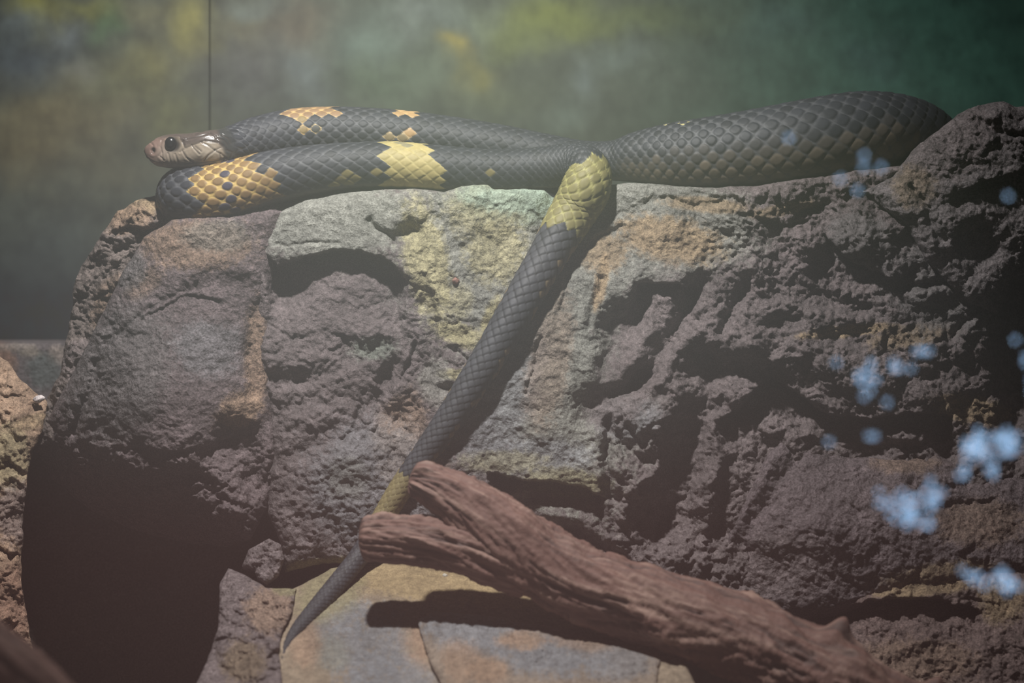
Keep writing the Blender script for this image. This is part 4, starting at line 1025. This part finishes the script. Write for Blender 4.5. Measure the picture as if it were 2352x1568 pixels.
# eyes
def eye(side):
    j = int(np.argmin(np.abs(Q_[:, 0] - 398) + (samp > aH) * 1e6))
    hw = r[j] * wf[j]
    c = PC[j] + DN[j] * (14 * S) + BN[j] * side * hw * 0.97
    V = []
    nn, mm = 32, 20
    for a in range(mm + 1):
        th = math.pi * a / mm
        for i in range(nn):
            ph = 2 * math.pi * i / nn
            V.append(c + 13.8 * S * (math.sin(th) * math.cos(ph) * T[j] * 1.0 + math.cos(th) * DN[j] * 1.08 + 0.72 * math.sin(th) * math.sin(ph) * BN[j]))
    ix = np.arange(nn * (mm + 1)).reshape(mm + 1, nn)
    q = np.stack([ix[:-1], np.roll(ix[:-1], -1, 1), np.roll(ix[1:], -1, 1), ix[1:]], -1).reshape(-1, 4)
    o = mesh_np('eye', V, q, M_EYE, snake); o['label'] = 'glossy round black eye'
eye(1); eye(-1)

# ------------------------------------------------------------------ driftwood
def wood_tube(name, kk, parent, ds=2.5, nr=110, seed=0, relief=1.0, twist=0.6, tone=1.0, knobs=(), cap=(True, True)):
    dn, t_ = catmull(kk, 3000)
    P0 = U(dn[:, 0], dn[:, 1], dn[:, 2])
    sg = np.concatenate([[0], np.cumsum(np.linalg.norm(np.diff(P0, axis=0), axis=1) / S)])
    sm = np.arange(0, sg[-1], ds)
    q = np.stack([np.interp(sm, sg, dn[:, k]) for k in range(4)], 1)
    pc = np.stack([np.interp(sm, sg, P0[:, k]) for k in range(3)], 1)
    t = np.gradient(pc, axis=0); t /= np.linalg.norm(t, axis=1)[:, None]
    up = UP - (t @ UP)[:, None] * t; up /= np.linalg.norm(up, axis=1)[:, None]
    bn = np.cross(t, up)
    ph = np.linspace(0, 2 * math.pi, nr, endpoint=False)
    a, p = np.meshgrid(sm, ph, indexing='ij')
    R_ = q[:, 3:4]
    ends = np.clip(np.minimum(sm if cap[0] else sm + 1e3, sg[-1] - sm if cap[1] else 1e3), 0, None) / 16.0
    endr = np.sqrt(np.clip(1 - (1 - np.clip(ends, 0, 1)) ** 2, 0.02, 1))[:, None]
    # grain coordinates on a twisted cylinder (periodic through sin/cos)
    pt = p + twist * a / 300.0
    gx_, gy_ = np.cos(pt) * 3.2, np.sin(pt) * 3.2
    gr = fbm(gx_ * 60 + a * 0.10, gy_ * 60 + a * 0.06, 34, 4, 500 + seed, 0.6, True)
    gr2 = fbm(gx_ * 60 + a * 0.22, gy_ * 60 - a * 0.08, 60, 4, 520 + seed, 0.55)
    lump = fbm(np.cos(p) * 1.2 + a / 130.0, np.sin(p) * 1.2, 1.0, 3, 540 + seed)
    knot = fbm(gx_ * 60 + a * 0.9, gy_ * 60 + a * 0.3, 48, 4, 600 + seed, 0.6)
    rad = R_ * (1 + 0.20 * lump) + relief * (5.0 * gr2 + 2.2 * gr + 7.5 * knot)
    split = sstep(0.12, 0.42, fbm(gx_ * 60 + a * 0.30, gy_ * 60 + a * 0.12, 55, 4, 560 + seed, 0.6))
    rad -= relief * 9.0 * split
    for (ks, kp, kl, kw, kh) in knobs:
        dp = np.abs((p - kp + math.pi) % (2 * math.pi) - math.pi)
        rad += kh * np.exp(-((a - ks) / kl) ** 2 - (dp / kw) ** 2)
    rad = rad * endr
    rw = rad * S * ((D + q[:, 2:3] * S) / D)
    pos = pc[:, None] + (np.cos(p) * rw)[..., None] * up[:, None] + (np.sin(p) * rw)[..., None] * bn[:, None]
    red = np.array([.140, .072, .058]); tan_ = np.array([.31, .205, .165]); dk = np.array([.06, .036, .032])
    c = np.zeros(a.shape + (3,)) + red
    m1 = sstep(-0.05, 0.42, 0.6 * gr2 + 0.7 * fbm(gx_ * 60 + a * .16, gy_ * 60 + a * .05, 22, 4, 640 + seed, .65))[..., None]; c = c * (1 - 0.85 * m1) + tan_ * 0.85 * m1  # tan streaks, partly highlights painted on the raised grain
    m2 = (sstep(0.0, 0.5, split) * .9)[..., None]; c = c * (1 - m2) + dk * m2  # fissure stain that also paints shade into the recessed splits
    m3 = sstep(0.1, 0.5, fbm(gx_ * 60 + a * .10, gy_ * 60 + a * .05, 20, 4, 580 + seed))[..., None]; c = c * (1 - .65 * m3) + dk * 1.2 * .65 * m3
    c = np.clip(c * tone * (1 + .25 * lump)[..., None], 0.01, 1)
    nn = len(sm)
    ix = np.arange(nn * nr).reshape(nn, nr)
    Qq = np.stack([ix[:-1], ix[1:], np.roll(ix[1:], -1, 1), np.roll(ix[:-1], -1, 1)], -1).reshape(-1, 4)
    V_ = np.concatenate([pos.reshape(-1, 3), [pc[0], pc[-1]]])
    b0 = nn * nr
    tr_ = [(b0, ix[0, i], ix[0, (i + 1) % nr]) for i in range(nr)] + [(b0 + 1, ix[-1, (i + 1) % nr], ix[-1, i]) for i in range(nr)]
    cc = np.concatenate([c.reshape(-1, 3), [dk, dk]])
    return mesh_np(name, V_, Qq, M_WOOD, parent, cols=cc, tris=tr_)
drift = empty('driftwood_branch', tuple(U(1470, 1470, -500)))
tag(drift, 'weathered reddish driftwood branch with a forked end, lying over the tail', 'branch')
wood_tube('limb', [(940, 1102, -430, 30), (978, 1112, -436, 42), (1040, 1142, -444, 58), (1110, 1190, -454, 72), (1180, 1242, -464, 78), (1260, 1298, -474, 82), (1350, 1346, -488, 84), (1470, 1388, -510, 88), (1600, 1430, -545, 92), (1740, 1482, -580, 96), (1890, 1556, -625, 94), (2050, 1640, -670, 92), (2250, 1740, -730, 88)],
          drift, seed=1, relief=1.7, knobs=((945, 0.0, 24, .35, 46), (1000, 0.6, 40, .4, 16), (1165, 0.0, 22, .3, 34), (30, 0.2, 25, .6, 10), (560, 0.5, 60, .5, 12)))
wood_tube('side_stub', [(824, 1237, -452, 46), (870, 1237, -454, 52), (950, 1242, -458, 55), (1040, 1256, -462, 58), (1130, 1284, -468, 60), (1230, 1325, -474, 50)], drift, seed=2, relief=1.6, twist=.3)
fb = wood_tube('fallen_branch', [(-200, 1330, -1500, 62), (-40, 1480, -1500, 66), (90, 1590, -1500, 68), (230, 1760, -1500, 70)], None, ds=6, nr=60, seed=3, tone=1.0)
tag(fb, 'smooth brown branch close to the glass, below the earth bank', 'branch')
